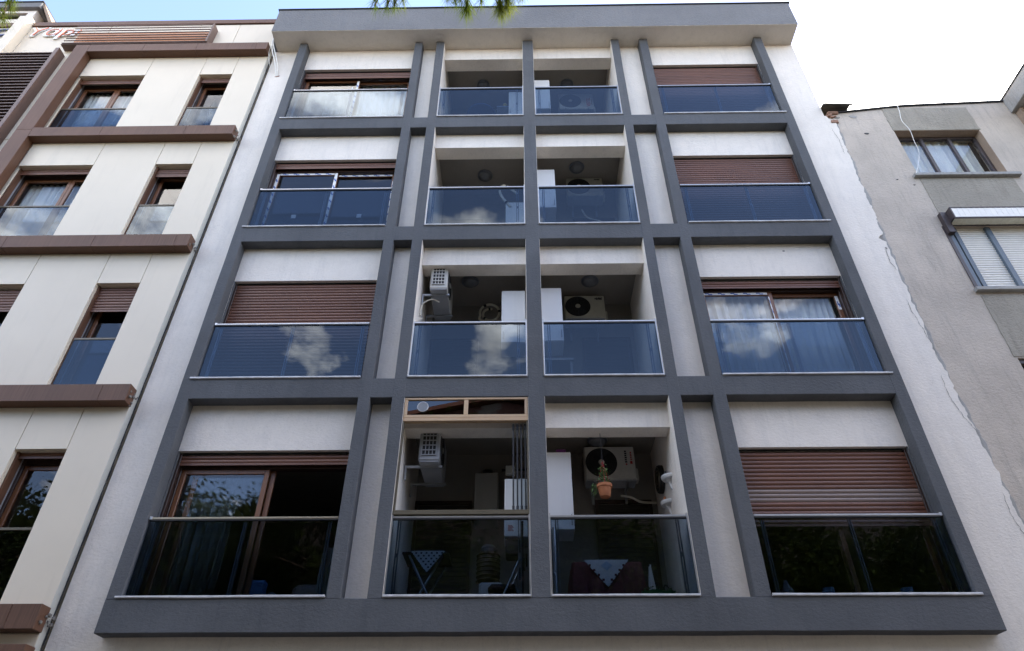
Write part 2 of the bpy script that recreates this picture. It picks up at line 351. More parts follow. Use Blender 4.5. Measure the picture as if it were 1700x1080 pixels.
def wall_mesh(x0, x1, z0, z1, ops, y0, y1):
    """slab in the XZ plane with rectangular openings (x0,x1,z0,z1) cut through it"""
    xs = sorted({x0, x1, *[v for o in ops for v in o[:2] if x0 < v < x1]}); zs = sorted({z0, z1, *[v for o in ops for v in o[2:] if z0 < v < z1]})
    solid = lambda i, j: 0 <= i < len(xs) - 1 and 0 <= j < len(zs) - 1 and not any(o[0] - 1e-6 <= xs[i] and xs[i + 1] <= o[1] + 1e-6 and o[2] - 1e-6 <= zs[j] and zs[j + 1] <= o[3] + 1e-6 for o in ops)
    b = MB(); vid = {}
    def V(i, j, k):
        if (i, j, k) not in vid: vid[(i, j, k)] = len(b.v); b.v.append((xs[i], (y0, y1)[k], zs[j]))
        return vid[(i, j, k)]
    for i in range(len(xs) - 1):
        for j in range(len(zs) - 1):
            if not solid(i, j): continue
            b.f.append((V(i, j, 0), V(i + 1, j, 0), V(i + 1, j + 1, 0), V(i, j + 1, 0))); b.f.append((V(i, j, 1), V(i, j + 1, 1), V(i + 1, j + 1, 1), V(i + 1, j, 1)))
            if not solid(i - 1, j): b.f.append((V(i, j, 0), V(i, j + 1, 0), V(i, j + 1, 1), V(i, j, 1)))
            if not solid(i + 1, j): b.f.append((V(i + 1, j, 0), V(i + 1, j, 1), V(i + 1, j + 1, 1), V(i + 1, j + 1, 0)))
            if not solid(i, j - 1): b.f.append((V(i, j, 0), V(i, j, 1), V(i + 1, j, 1), V(i + 1, j, 0)))
            if not solid(i, j + 1): b.f.append((V(i, j + 1, 0), V(i + 1, j + 1, 0), V(i + 1, j + 1, 1), V(i, j + 1, 1)))
    return b
def wob(t, s): return noise.noise(Vector((t * 1.7, s * 13.1, 0.3))) * 0.0045 - 0.0
def vbar(x0, x1, y0, y1, z0, z1, seed):     # hand-plastered upright: its arrises wander a few millimetres
    b = MB(); n = max(2, int((z1 - z0) / 0.22)); c = 0.006; vs = []; fs = []
    for i in range(n + 1):
        z = z0 + (z1 - z0) * i / n; l, r = wob(z, seed), wob(z, seed + 5)
        vs += [(x0 + l, y1, z), (x0 + l, y0 + c, z), (x0 + l + c, y0, z), (x1 + r - c, y0, z), (x1 + r, y0 + c, z), (x1 + r, y1, z)]
    for i in range(n):
        for k in range(6): fs.append((i * 6 + k, i * 6 + (k + 1) % 6, (i + 1) * 6 + (k + 1) % 6, (i + 1) * 6 + k))
    fs += [tuple(range(6)), tuple(n * 6 + k for k in range(6))]
    return b.add(vs, fs)
def hbar(x0, x1, y0, y1, z0, z1, seed):
    b = MB(); n = max(2, int((x1 - x0) / 0.22)); c = 0.006; vs = []; fs = []
    for i in range(n + 1):
        x = x0 + (x1 - x0) * i / n; l, r = wob(x, seed), wob(x, seed + 5)
        vs += [(x, y1, z0 + l), (x, y0 + c, z0 + l), (x, y0, z0 + l + c), (x, y0, z1 + r - c), (x, y0 + c, z1 + r), (x, y1, z1 + r)]
    for i in range(n):
        for k in range(6): fs.append((i * 6 + k, i * 6 + (k + 1) % 6, (i + 1) * 6 + (k + 1) % 6, (i + 1) * 6 + k))
    fs += [tuple(range(6)), tuple(n * 6 + k for k in range(6))]
    return b.add(vs, fs)

# ================================================================== the street
struct(MB().add([(-400, -400, 0), (400, -400, 0), (400, 400, 0), (-400, 400, 0)], [(0, 1, 2, 3)]).build('ground', 'paving'))
struct(MB().add([(-200, -9.2, .004), (200, -9.2, .004), (200, -3.0, .004), (-200, -3.0, .004)], [(0, 1, 2, 3)]).build('road', 'asphalt'))
struct(MB().box(-200, 200, -3.0, 0.15, 0.0, 0.13, c=.015).build('pavement', 'paving'))
struct(MB().box(-200, 200, -12.9, -9.2, 0.0, 0.13, c=.015).build('pavement', 'paving'))

# ================================================================== main building
d = 0.193
XS = dict(a0=-4.735, a1=-4.567, b0=-2.228, b1=-2.063, c0=-1.758, c1=-1.589, d0=.099, d1=.321, e0=2.008, e1=2.172, g0=2.616, g1=2.791, h0=5.08, h1=5.25)
XL, XR = -5.335, 5.968
ZT = 15.53
MBLD = thing('apartment_building', 'white four-storey apartment block framed by a grey concrete grid', 'building', (0.3, 3, 0))
ops = []
for k in range(4):
    z = 3 * k
    ops += [(XS['a1'], XS['b0'], 3.86 + z, 5.82 + z), (XS['g1'], XS['h0'], 3.86 + z, 5.82 + z),
            (XS['c1'], XS['d0'], 3.70 + z, 6.13 + z), (XS['d1'], XS['e0'], 3.70 + z, 6.13 + z)]
wall_mesh(XL, XR, 3.3, ZT, ops, d, 0.47).build('wall', 'white_plaster', MBLD)
BOX('plinth_wall', 'base_plaster', MBLD, XL, XR, d + .02, .5, 0, 3.3)
# side, back, floors, partitions
BOX('side_wall', 'white_plaster', MBLD, XL, XL + .2, .47, 9, 0, ZT)
BOX('side_wall', 'white_plaster', MBLD, XR - .2, XR, .47, 9, 0, ZT)
BOX('rear_wall', 'white_plaster', MBLD, XL + .2, XR - .2, 8.8, 9, 0, ZT)
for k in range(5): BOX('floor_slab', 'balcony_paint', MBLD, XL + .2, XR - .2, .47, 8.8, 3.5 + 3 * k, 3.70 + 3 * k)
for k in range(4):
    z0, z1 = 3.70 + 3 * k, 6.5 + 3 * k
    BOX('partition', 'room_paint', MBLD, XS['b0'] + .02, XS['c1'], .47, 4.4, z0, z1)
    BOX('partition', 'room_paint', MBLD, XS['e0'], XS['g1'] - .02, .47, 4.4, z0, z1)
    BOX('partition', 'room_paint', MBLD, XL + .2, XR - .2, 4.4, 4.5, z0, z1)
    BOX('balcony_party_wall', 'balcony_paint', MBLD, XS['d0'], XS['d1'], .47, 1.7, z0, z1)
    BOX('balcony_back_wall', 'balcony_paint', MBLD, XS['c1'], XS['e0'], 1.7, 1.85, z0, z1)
    for xa, xb in ((XS['c1'] + .0002, XS['c1'] + .0035), (XS['d0'] - .0035, XS['d0'] - .0002), (XS['d1'] + .0002, XS['d1'] + .0035), (XS['e0'] - .0035, XS['e0'] - .0002)):
        BOX('balcony_side_wall', 'white_plaster', MBLD, xa, xb, .004, 1.7, 3.87 + 3 * k, 6.5 + 3 * k if False else (6.512 + 3 * k if k < 3 else 15.50))
    for xa, xb in ((XS['a1'], XS['a1'] + .012), (XS['b0'] - .012, XS['b0']), (XS['g1'], XS['g1'] + .012), (XS['h0'] - .012, XS['h0'])):
        BOX('window_reveal', 'grey_paint', MBLD, xa, xb, .196, .33, 3.866 + 3 * k, 5.818 + 3 * k)
# grid
for i, (n0, n1) in enumerate((('a0', 'a1'), ('b0', 'b1'), ('c0', 'c1'), ('d0', 'd1'), ('e0', 'e1'), ('g0', 'g1'), ('h0', 'h1'))):
    x0, x1 = XS[n0], XS[n1]
    vbar(x0, x1, 0.0, d + .002, 3.862, 15.52, i + 1).build('column', 'grey_paint', MBLD)
hbar(XS['a0'], XS['h1'], 0.0015, d + .002, 3.50, 3.863, 31).build('beam', 'grey_paint', MBLD)
for k, (z0, z1) in enumerate(((6.514, 6.826), (9.52, 9.84), (12.514, 12.828))):
    for j, (n0, n1) in enumerate((('a1', 'b0'), ('b1', 'c0'), ('c1', 'd0'), ('d1', 'e0'), ('e1', 'g0'), ('g1', 'h0'))):
        hbar(XS[n0] - .02, XS[n1] + .02, 0.0025, d + .002, z0, z1, 40 + 0.37 * k).build('beam', 'grey_paint', MBLD)
# eaves
hbar(-5.285, 5.955, -.289, 9.2, ZT + .005, 16.40, 77).build('eaves_slab', 'slab_grey', MBLD)
BOX('soffit', 'soffit_paint', MBLD, -5.283, 5.953, -.287, d - .002, ZT - .001, ZT + .004)
hbar(-5.31, 5.985, -.312, 9.25, 16.40, 16.435, 78).build('roof_flashing', 'roof_felt', MBLD)

# railings
post_me = {}
def railing(x0, x1, k, kind):
    z = 3 * k; zs = (3.863, 6.826, 9.84, 12.828)[k]; bronze = (k == 0)
    zt = 4.845 + z
    r = MB().box(x0, x1, .028, .078, zt - .034, zt - .005, c=.006).build('railing', 'bronze_rail' if bronze and kind == 'L' else 'aluminium', MBLD)
    sx0, sx1 = x0, x1
    if kind == 'L': sx0 -= .075
    if kind == 'R': sx1 += .075
    hbar(sx0, sx1, -.022, .14, zs + .005, zs + .033, 90 + k).build('sill', 'sill_metal', r)
    BOX('gasket', 'black_rubber', r, x0 + .003, x1 - .003, .034, .070, zt - .05, zt - .0345)
    BOX('glass_pane', 'rail_glass', r, x0 + .006, x1 - .006, .046, .056, zs + .034, zt - .036)
    xp = [x0 + .10, (x0 + x1) / 2 + .02, x1 - .10] if kind in 'LR' else [x0 + .09, x1 - .12]
    for x in xp:
        b = MB(); h0, h1 = zs + .034, zt - .051
        b.box(x - .020, x - .008, .066, .098, h0, h1); b.box(x + .008, x + .020, .066, .098, h0, h1); b.box(x - .008, x + .008, .074, .08, h0 + .45, h0 + .50)
        b.build('post', 'post_metal', r)
    if kind in 'CD':
        for xa, xb in ((x0 + .0005, x0 + .012), (x1 - .012, x1 - .0005)): BOX('edge_profile', 'aluminium', r, xa, xb, .012, .030, zs + .034, zt + .012)
    else:
        xa = x0 if kind == 'L' else x1 - .03
        BOX('end_cap', 'aluminium', r, xa - .002, xa + .032, .024, .082, zt - .036, zt + .002)
for k in range(4):
    railing(XS['a1'] + .013, XS['b0'] + .0 - .013, k, 'L'); railing(XS['g1'] + .013, XS['h0'] - .013, k, 'R')
    railing(XS['c1'] + .0085, XS['d0'] - .0085, k, 'C'); railing(XS['d1'] + .0085, XS['e0'] - .0085, k, 'D')

# windows with roller shutters
SP = 0.0575
def slat_mesh(wd, name='slat', mat='shutter_brown', pitch=SP, bulge=.009):
    b = MB(); prof = []
    n = 6
    for i in range(n + 1):
        t = i / n; prof.append((-bulge * math.sin(math.pi * t) ** 0.7, t * (pitch - .006)))
    prof.append((0.004, pitch - .004)); prof.append((0.004, pitch))
    vs = [(x, y, z) for x in (0, wd) for y, z in prof]; m = len(prof)
    b.add(vs, [(i, i + 1, m + i + 1, m + i) for i in range(m - 1)])
    me = b.mesh(name, recalc=False, smooth=True); me.materials.append(M[mat]); return me
def shutter(x0, x1, ztop, zbot, parent, y=.262, reflect_rows=(), mat='shutter_brown'):
    n = max(1, round((ztop - zbot) / SP)); me = slat_mesh(x1 - x0 - .05, mat=mat); me2 = None
    box = MB().box(x0 + .024, x1 - .024, y - .008, y + .004, zbot - .035, zbot, c=.003).build('roller_shutter', mat, parent)
    for i in range(n):
        mm = me
        if i in reflect_rows:
            me2 = me2 or slat_mesh(x1 - x0 - .05, mat='shutter_reflection'); mm = me2
        inst('slat', mm, (x0 + .025, y, zbot + i * SP), box)
    return box
def tape(parent, x0, x1, z0, z1, y, vertical=True):
    t = BOX('protective_tape', 'tape_white', parent, x0, x1, y - .0015, y, z0, z1)
    if vertical:
        zz_ = z0 + .05; b = MB(); w_ = x1 - x0
        while zz_ < z1 - .08:
            b.box(x0 + w_ * .1, x0 + w_ * .5, y - .003, y - .0016, zz_ + .03, zz_ + .075); b.box(x0 + w_ * .45, x0 + w_ * .92, y - .0032, y - .0017, zz_, zz_ + .04); zz_ += .19
    else:
        xx = x0 + .05; b = MB(); h_ = z1 - z0
        while xx < x1 - .08: b.box(xx, xx + .06, y - .003, y - .0016, z0 + h_ * .45, z1 - h_ * .1); b.box(xx + .05, xx + .11, y - .0032, y - .0017, z0 + h_ * .1, z0 + h_ * .5); xx += .2
    if b.v: b.build('tape_mark', 'tape_blue', parent)
def sash(x0, x1, z0, z1, y, parent, glassy='window_glass', mat='sash_wood', fw=.062):
    s_ = MB(); s_.box(x0, x0 + fw, y, y + .045, z0, z1, c=.006); s_.box(x1 - fw, x1, y, y + .045, z0, z1, c=.006)
    s_.box(x0 + fw, x1 - fw, y + .001, y + .044, z0, z0 + fw, c=.004); s_.box(x0 + fw, x1 - fw, y + .001, y + .044, z1 - fw, z1, c=.004)
    s_.build('sash', mat, parent)
    BOX('pane', glassy, parent, x0 + fw - .005, x1 - fw + .005, y + .018, y + .026, z0 + fw - .005, z1 - fw + .005)
def curtain(x0, x1, z0, z1, y, parent, seed=0, amp=.035, pitch=.13, mat='curtain'):
    rnd = random.Random(seed); b = MB(); n = int((x1 - x0) / .018); m = 6; vs = []; fs = []; ph = 0
    cols = []
    for i in range(n + 1):
        x = x0 + (x1 - x0) * i / n; ph += 2 * math.pi * .018 / (pitch * (0.75 + 0.5 * noise.noise(Vector((x * 2.2, seed, 0))) + .2))
        cols.append((x, math.sin(ph) + .35 * math.sin(2.3 * ph + seed)))
    for x, s_ in cols:
        for j in range(m + 1):
            t = j / m; vs.append((x + .012 * math.sin(3 * t + seed + x * 4), y + amp * s_ * (.55 + .45 * t), z1 + (z0 - z1) * t))
    for i in range(n):
        for j in range(m): fs.append((i * (m + 1) + j, (i + 1) * (m + 1) + j, (i + 1) * (m + 1) + j + 1, i * (m + 1) + j + 1))
    return tag(b.add(vs, fs).build('curtain', mat, None, smooth=True, recalc=False), parent, 'curtain', 'curtains behind the windows')
for side, (xa, xb) in (('L', (XS['a1'] + .012, XS['b0'] - .012)), ('R', (XS['g1'] + .012, XS['h0'] - .012))):
    for k in range(4):
        z = 3 * k; z0, z1 = 3.89 + z, 5.80 + z; xm = (xa + xb) / 2; id_ = side + str(k + 1)
        fr = MB()
        for x in (xa + .001, xb - .051): fr.box(x, x + .05, .31, .42, z0, z1, c=.004)
        fr.box(xa + .051, xb - .051, .311, .419, z1 - .19, z1, c=.004); fr.box(xa + .051, xb - .051, .311, .419, z0, z0 + .05, c=.004)
        for x in (xa + .001, xb - .032): fr.box(x, x + .031, .235, .306, z0, z1, c=.003)
        W = fr.build('window', 'frame_dark', MBLD)
        sz0, sz1 = z0 + .051, z1 - .191
        if id_ in ('L2', 'R3', 'R4'): shutter(xa, xb, z1, 3.95 + z, W)
        elif id_ == 'R1': shutter(xa, xb, z1, 4.80, W, reflect_rows=(5, 6, 7))
        else: shutter(xa, xb, z1, z1 - {'L1': .13, 'L3': .12, 'L4': .19, 'R2': .14}[id_], W)
        BOX('shutter_slot', 'black_rubber', W, xa + .033, xb - .033, .25, .27, z1, z1 + .018)
        if id_ in ('L2', 'R3', 'R4'):
            sash(xa + .051, xm + .03, sz0, sz1, .33, W, 'clear_glass'); sash(xm - .03, xb - .051, sz0, sz1, .378, W, 'clear_glass'); continue
        if id_ == 'L1':
            sash(xa + .051, xm + .06, sz0, sz1, .33, W); sash(xa + .2, xm + .13, sz0, sz1, .378, W)
            curtain(xa + .10, xa + .75, z0, z1 - .1, .62, 'grey curtain behind the sliding pane of the lowest left window', 3, .05, .12, 'curtain_grey'); curtain(xb - .17, xb - .03, z0 + .01, z0 + .62, .2, 'end of grey curtain blown out beside the lowest left guard glass', 6, .02, .09, 'curtain_grey'); continue
        sash(xa + .051, xm + .035, sz0, sz1, .33, W); sash(xm - .035, xb - .051, sz0, sz1, .378, W)
        if id_ == 'L3':
            tape(W, xa + .058, xa + .105, sz0 + .05, sz1 - .02, .329); tape(W, xm - .02, xm + .03, sz0 + .05, sz1 - .01, .329)
            tape(W, xa + .11, xm - .03, sz1 - .055, sz1 - .012, .3295, False); tape(W, xm + .04, xb - .12, sz1 - .055, sz1 - .012, .3775, False)
            for x in ((xa + xm) / 2 - .05, (xm + xb) / 2 - .05): BOX('sticker', 'tape_white', W, x, x + .085, .343, .3455, 4.42 + z, 4.51 + z)
            tape(W, xb - .10, xb - .06, sz0 + .3, sz1 - .2, .377)
        if id_ == 'L4':
            tape(W, xm - .02, xm + .025, sz0 + .05, sz1 - .03, .329); tape(W, xm - .115, xm - .08, sz0 + .05, sz1 - .25, .329)
            curtain(xm + .05, xb - .06, z0, z1 - .05, .50, 'pale pleated curtain behind the right half of the top left window', 9, .03, .16)
            curtain(xa + .35, xm - .1, z0, z1 - .05, .75, 'dim grey curtain behind the left half of the top left window', 5, .03, .2, 'curtain_grey')
        if id_ == 'R2':
            curtain(xa + .03, xm - .02, z0, z1 - .05, .47, 'left white curtain in the only right-hand window with its shutter up', 12, .03, .14); curtain(xm - .02, xb - .13, z0, z1 - .05, .50, 'right white curtain in the only right-hand window with its shutter up', 15, .035, .15)
            tape(W, xa + .07, xm - .04, sz1 - .055, sz1 - .012, .3295, False); tape(W, xm - .036, xm - .022, sz0 + .05, sz1 - .1, .329)
            lb = MB(); lb.lathe([(.001, -.0015), (.03, -.0015), (.03, 0), (.001, 0)], (xb - .083, .3755, sz1 - .09), 'Y', 14)
            lb2 = BOX('handle_label', 'tape_white', W, xb - .108, xb - .06, .3755, .377, sz1 - .33, sz1 - .06); 
            BOX('tape_mark', 'tape_blue', W, xb - .10, xb - .085, .3735, .3753, sz1 - .24, sz1 - .17); BOX('tape_mark', 'tape_blue', W, xb - .083, xb - .066, .3735, .3753, sz1 - .28, sz1 - .21)

# balcony doors on the back wall
for k in range(4):
    z = 3 * k
    for (xa, xb) in ((-1.54, -.79), (1.13, 1.87)):
        f = MB(); f.box(xa - .05, xa, 1.66, 1.6995, 3.70 + z, 5.68 + z); f.box(xb, xb + .05, 1.66, 1.6995, 3.70 + z, 5.68 + z); f.box(xa - .05, xb + .05, 1.662, 1.6993, 5.68 + z, 5.73 + z)
        D_ = f.build('balcony_door', 'frame_dark', MBLD)
        b = MB(); n = 30
        for i in range(n): b.box(xa, xb, 1.675 + .004 * (i % 2), 1.698, 3.72 + z + i * .065, 3.72 + z + i * .065 + .058)
        b.build('shutter_curtain', 'door_dark', D_)

# glazed-in balcony of the lowest floor
xa, xb = XS['c1'] + .0085, XS['d0'] - .0085
g = MB(); y0, y1 = .015, .065
g.box(xa, xb, y0, y1, 6.478, 6.51, c=.004); g.box(xa, xb, y0 + .001, y1, 6.20, 6.245, c=.004); g.box(xa, xb, y0 - .006, y1 + .02, 6.145, 6.195, c=.004)
for x in (xa, xb - .042): g.box(x, x + .042, y0 + .002, y1 - .001, 6.2455, 6.4775, c=.004)
xm = (xa + xb) / 2; g.box(xm - .028, xm + .028, y0 + .002, y1 - .001, 6.2455, 6.4775, c=.004)
G = g.build('balcony_glazing', 'gold_aluminium', MBLD)
BOX('transom_pane', 'dark_glass', G, xa + .040, xm - .026, .036, .044, 6.244, 6.479); BOX('transom_pane', 'dark_glass', G, xm + .026, xb - .040, .036, .044, 6.244, 6.479)
v = MB().lathe([(.07, -.008), (.072, 0), (.072, .01)], (xa + .25, .026, 6.37), 'Y', 28).build('vent_cover', 'ac_grey', G)
MB().ring((xa + .25, .018, 6.37), .071, .006, 'Y', 28, 6).build('vent_ring', 'aluminium', v)
b = MB()
for i in range(9):
    h = -.056 + i * .014; ww = math.sqrt(max(.0001, .066 ** 2 - h * h)); b.box(xa + .25 - ww, xa + .25 + ww, .0145, .0178, 6.37 + h, 6.37 + h + .004)
b.build('vent_slats', 'galvanised', v)
BOX('lower_track', 'dark_bronze', G, xa, xb, .008, .1, 4.847, 4.905, c=.004)
for x in (xa, xb - .02): BOX('jamb', 'dark_bronze', G, x, x + .02, .02, .07, 4.906, 6.144)
for i in range(4):
    x = xb - .20 + i * .052; ln = .05 + .0 * i
    pn = BOX('folded_pane', 'clear_glass', G, x, x + .006, .10, .56, 4.93, 6.11)
    BOX('pane_edge', 'black_rubber', pn, x - .007, x + .013, .088, .0995, 4.94, 6.10)
    for zc in (4.907, 6.05): BOX('hinge_block', 'dark_metal', pn, x - .013, x + .019, .075, .13, zc, zc + .085, c=.01)
BOX('track_post', 'dark_metal', G, xb - .11, xb - .075, .11, .15, 3.9, 4.80)

# ================================================================== things on the balconies
ordn = ['lowest', 'second-lowest', 'third', 'top']
def ceiling_light(x, y, z, label):
    t = thing('ceiling_light', label, 'ceiling light', (x, y, z), 'round balcony ceiling lights')
    MB().lathe([(.150, 0), (.155, -.012), (.15, -.03), (.125, -.036)], (x, y, z), 'Z', 28).build('rim', 'lamp_ring', t, smooth=True)
    MB().lathe([(.124, -.033), (.115, -.06), (.085, -.085), (.04, -.099), (.005, -.103)], (x, y, z), 'Z', 28).build('dome', 'lamp_dome', t, smooth=True)
fl = {1: 'lowest', 2: 'second', 3: 'third', 4: 'top'}
for (k, x, y, s_) in ((2, -.87, 1.01, 'left'), (2, 1.22, 1.03, 'right'), (3, -.69, 1.17, 'left'), (3, 1.16, .99, 'right'), (4, -.80, 1.06, 'left'), (4, 1.11, 1.07, 'right'), (1, 1.14, 1.24, 'right')):
    ceiling_light(x, y, 6.499 + 3 * (k - 1), f'round dome light on the ceiling of the {fl[k]}-row {s_} balcony' if k != 1 else 'round dome light behind the hanging flower pot cord')
ceiling_light(-.72, .86, 6.499, 'half-hidden round dome light inside the glazed-in balcony')

def ac_unit(label, x, y, z, rz, W=.74, H=.52, Dp=.28, mat='ac_white', open_grille=False, print_=None, side_vent=False, wall_gap=.12):
    """built facing -Y with its front face at local y=0, then turned about z"""
    t = thing('air_conditioner', label, 'air conditioner', (0, 0, 0), 'outdoor air-conditioning units')
    MB().box(-W / 2, W / 2, 0, Dp, 0, H, c=.015).build('casing', mat, t)
    cx = -W * .17; r = H * .43
    g = MB().lathe([(r, -.004), (r + .004, -.001), (r + .006, .004)], (cx, -.0005, H * .51), 'Y', 36).build('fan_opening', 'black_rubber', t)
    b = MB()
    for q in range(7): b.ring((cx, -.009, H * .51), r * (q + 1.2) / 8.2, .0028, 'Y', 32, 4)
    for q in range(8):
        a = 2 * math.pi * q / 8; b.tube([(cx + .04 * math.cos(a), -.009, H * .51 + .04 * math.sin(a)), (cx + r * math.cos(a), -.009, H * .51 + r * math.sin(a))], .0022, 4)
    b.build('fan_grille', 'dark_metal', t)
    MB().lathe([(.045, -.006), (.043, -.014), (.03, -.017)], (cx, 0, H * .51), 'Y', 20).build('fan_hub', mat, t)
    BOX('service_cover', mat, t, W / 2 + .001, W / 2 + .045, Dp * .35, Dp * .8, .03, .22, c=.008)
    BOX('base_tray', 'ac_grey', t, -W / 2 + .01, W / 2 - .01, .01, Dp - .01, -.016, -.001)
    for s_ in (-1, 1):
        b = MB(); b.box(s_ * W * .33 - .018, s_ * W * .33 + .018, -.03, Dp + wall_gap, -.05, -.0165, c=.003); b.box(s_ * W * .33 - .018, s_ * W * .33 + .018, Dp + wall_gap - .025, Dp + wall_gap, -.22, -.0505, c=.003)
        b.build('bracket', 'galvanised', t)
    if side_vent:      # louvred end panel (local -X side or +X side)
        sx = side_vent * W / 2; f = MB(); x0, x1 = (sx, sx + side_vent * .006)
        bk = BOX('vent_recess', 'black_rubber', t, min(x0, x1), max(x0, x1), .05, Dp - .04, .07, H - .03)
        x0, x1 = sx + side_vent * .0065, sx + side_vent * .018; x0, x1 = min(x0, x1), max(x0, x1)
        for i in range(7): zz_ = .07 + i * (H - .112) / 6; f.box(x0, x1, .045, Dp - .035, zz_, zz_ + .012)
        for i in range(5): yy = .045 + i * (Dp - .09) / 4; f.box(x0 + .001, x1 - .001, yy, yy + .009, .07, H - .03)
        f.build('end_grille', mat, t)
    if print_ == 'airfel': text_part('airfel', 'brand_print', 'print_black', t, (W * .26, -.0015, H * .80), (1, 0, 0), (0, 0, 1), .065, .0006, 0, .006, .13)
    if print_ == 'vestel':
        text_part('VESTEL', 'brand_print', 'print_red', t, (W * .40, -.0015, H * .12), (0, 0, 1), (-1, 0, 0), .115, .0006, 0, .003, .34)
        BOX('small_print', 'print_black', t, W * .435, W * .45, -.0015, -.0003, H * .2, H * .62)
    if print_ == 'marks':
        b = MB()
        for i in range(6): b.box(W * .30, W * .345 - .004 * (i % 2), -.002, -.0003, H * .50 + i * .034, H * .50 + i * .034 + .024)
        b.build('black_lettering', 'print_black', t)
        b = MB()
        for i in range(5): b.box(W * .41, W * .443 - .003 * (i % 2), -.002, -.0003, H * .58 + i * .028, H * .58 + i * .028 + .018)
        b.box(W * .40, W * .447, -.002, -.0003, H * .46, H * .545); b.lathe([(.014, -.002), (.014, 0)], (W * .325, 0, H * .45), 'Y', 14); b.build('red_emblem', 'print_red', t)
    if print_ == 'small': text_part('Airfel', 'brand_print', 'print_black', t, (W * .27, -.0015, H * .86), (1, 0, 0), (0, 0, 1), .045, .0006, 0, .004, .12)
    t.location = (x, y, z); t.rotation_euler = (0, 0, rz); return t
ac_unit('air conditioner with red and black print behind the hanging flower pot', 1.30, 1.24, 5.86, 0, .74, .53, mat='ac_white', print_='marks')
ac_unit('beige air conditioner on the balcony above the hanging pot, name at its top right', 1.12, 1.24, 8.84, 0, .70, .50, mat='ac_beige', print_='airfel')
ac_unit('air conditioner with dark grille standing behind the third-row right balcony rail', 1.32, 1.22, 11.92, 0, .72, .52, mat='ac_beige', print_='small')
ac_unit('white air conditioner with red VESTEL lettering behind the top right balcony glass', 1.31, 1.22, 14.80, 0, .78, .56, mat='ac_white', print_='vestel')
ac_unit('air conditioner turned end-on, its white end grille showing above the balcony glass', -1.165, .70, 8.72, R(90), .82, .54, .28, 'ac_white', side_vent=-1, wall_gap=.13)
ac_unit('end-on air conditioner in the shade inside the glazed-in balcony', -1.10, .74, 5.73, R(90), .82, .54, .28, 'ac_grey', side_vent=-1, wall_gap=.19)
# pipes
def pipe(name, label, pts, r, mat, cat='pipe', n=8, taped=False):
    o = MB().tube(pts, r, n).build(name, mat, None, smooth=True); tag(o, label, cat)
    return o
def smooth_pts(p, sub=8):
    p = [Vector(q) for q in p]; o = []
    for i in range(len(p) - 1):
        p0, p1, p2, p3 = p[max(i - 1, 0)], p[i], p[i + 1], p[min(i + 2, len(p) - 1)]
        for s_ in range(sub):
            t = s_ / sub; o.append(0.5 * ((2 * p1) + (-p0 + p2) * t + (2 * p0 - 5 * p1 + 4 * p2 - p3) * t * t + (-p0 + 3 * p1 - 3 * p2 + p3) * t ** 3))
    o.append(p[-1]); return o
pipe('refrigerant_pipe', 'pipe from the air conditioner to the wall behind the hanging pot', smooth_pts([(1.45, 1.5, 5.72), (1.6, 1.55, 5.72), (1.75, 1.58, 5.66), (1.98, 1.62, 5.66)]), .018, 'pipe_white')
pipe('refrigerant_pipe', 'thin pipes sagging under the third-row right air conditioner', smooth_pts([(1.25, 1.45, 11.75), (1.35, 1.5, 11.58), (1.6, 1.55, 11.52), (1.98, 1.6, 11.36)]), .018, 'pipe_white')
pipe('drain_hose', 'white drain hose curling under the end-on air conditioner', smooth_pts([(-1.30, .5, 8.60), (-1.42, .45, 8.62), (-1.55, .42, 8.50), (-1.57, .40, 8.25)]), .011, 'pipe_white')
# coiled hose
pts = []
for i in range(60):
    a = R(200) - i * R(8.2); rr = .185 - .0012 * i; pts.append((-.52 + rr * math.cos(a), 1.30 + .0012 * i, 9.03 + 1.08 * rr * math.sin(a)))
co = thing('coiled_hose', 'cream insulated hose coiled beside the white cupboard on the second balcony', 'hose', (-.52, 1.3, 8.8))
MB().tube(pts, .021, 8).build('hose', 'pipe_white', co, smooth=True)
MB().tube(smooth_pts([pts[0], (-.70, 1.31, 8.88), (-.55, 1.33, 8.83), (-.28, 1.36, 8.87)]), .021, 8).build('hose_end', 'pipe_white', co, smooth=True)
for i in (8, 22, 40, 55): MB().tube(pts[i:i + 3], .0225, 8).build('tape_wrap', 'black_rubber', co)
el = thing('hose_elbow', 'cream hose bending over the third-row left balcony rail', 'hose', (-.2, 1.0, 11.2))
ep = smooth_pts([(-.17, .94, 11.30), (-.30, .9, 11.48), (-.37, .9, 11.66), (-.36, .9, 11.80), (-.29, .9, 11.86), (-.18, .92, 11.80), (-.04, .95, 11.68)], 6)
MB().tube(ep, .024, 8).build('hose', 'pipe_white', el, smooth=True)
for i in (3, 14, 26): MB().tube(ep[i:i + 2], .026, 8).build('tape_wrap', 'black_rubber', el)
# cupboards
def cupboard(label, x0, x1, y0, y1, z0, z1, mat='white_cabinet', handle='l'):
    t = thing('boiler_cupboard', label, 'cupboard', ((x0 + x1) / 2, (y0 + y1) / 2, z0), 'white boiler cupboards')
    MB().box(x0, x1, y0 + .02, y1, z0, z1, c=.003).build('carcass', mat, t)
    BOX('door', mat, t, x0 + .004, x1 - .004, y0, y0 + .0185, z0 + .004, z1 - .004, c=.003)
    hx = x0 + .03 if handle == 'l' else x1 - .03
    BOX('handle', 'galvanised', t, hx - .006, hx + .006, y0 - .02, y0 - .0005, z0 + .06, z0 + .2, c=.003)
for k in range(4):
    z = 3 * k
    cupboard(f'white boiler cupboard on the {fl[k+1]}-row right balcony, beside the middle column', .335, .675, .56, .98, 4.86 + z, 5.955 + z - (.02 * k), handle='r')
cupboard('white boiler cupboard by the coiled hose, left of the middle column', -.30, .085, .58, .98, 7.85, 8.90)
cupboard('white boiler cupboard seen through the glass of the top left balcony', -.21, .085, .8, 1.2, 14.0, 14.83)
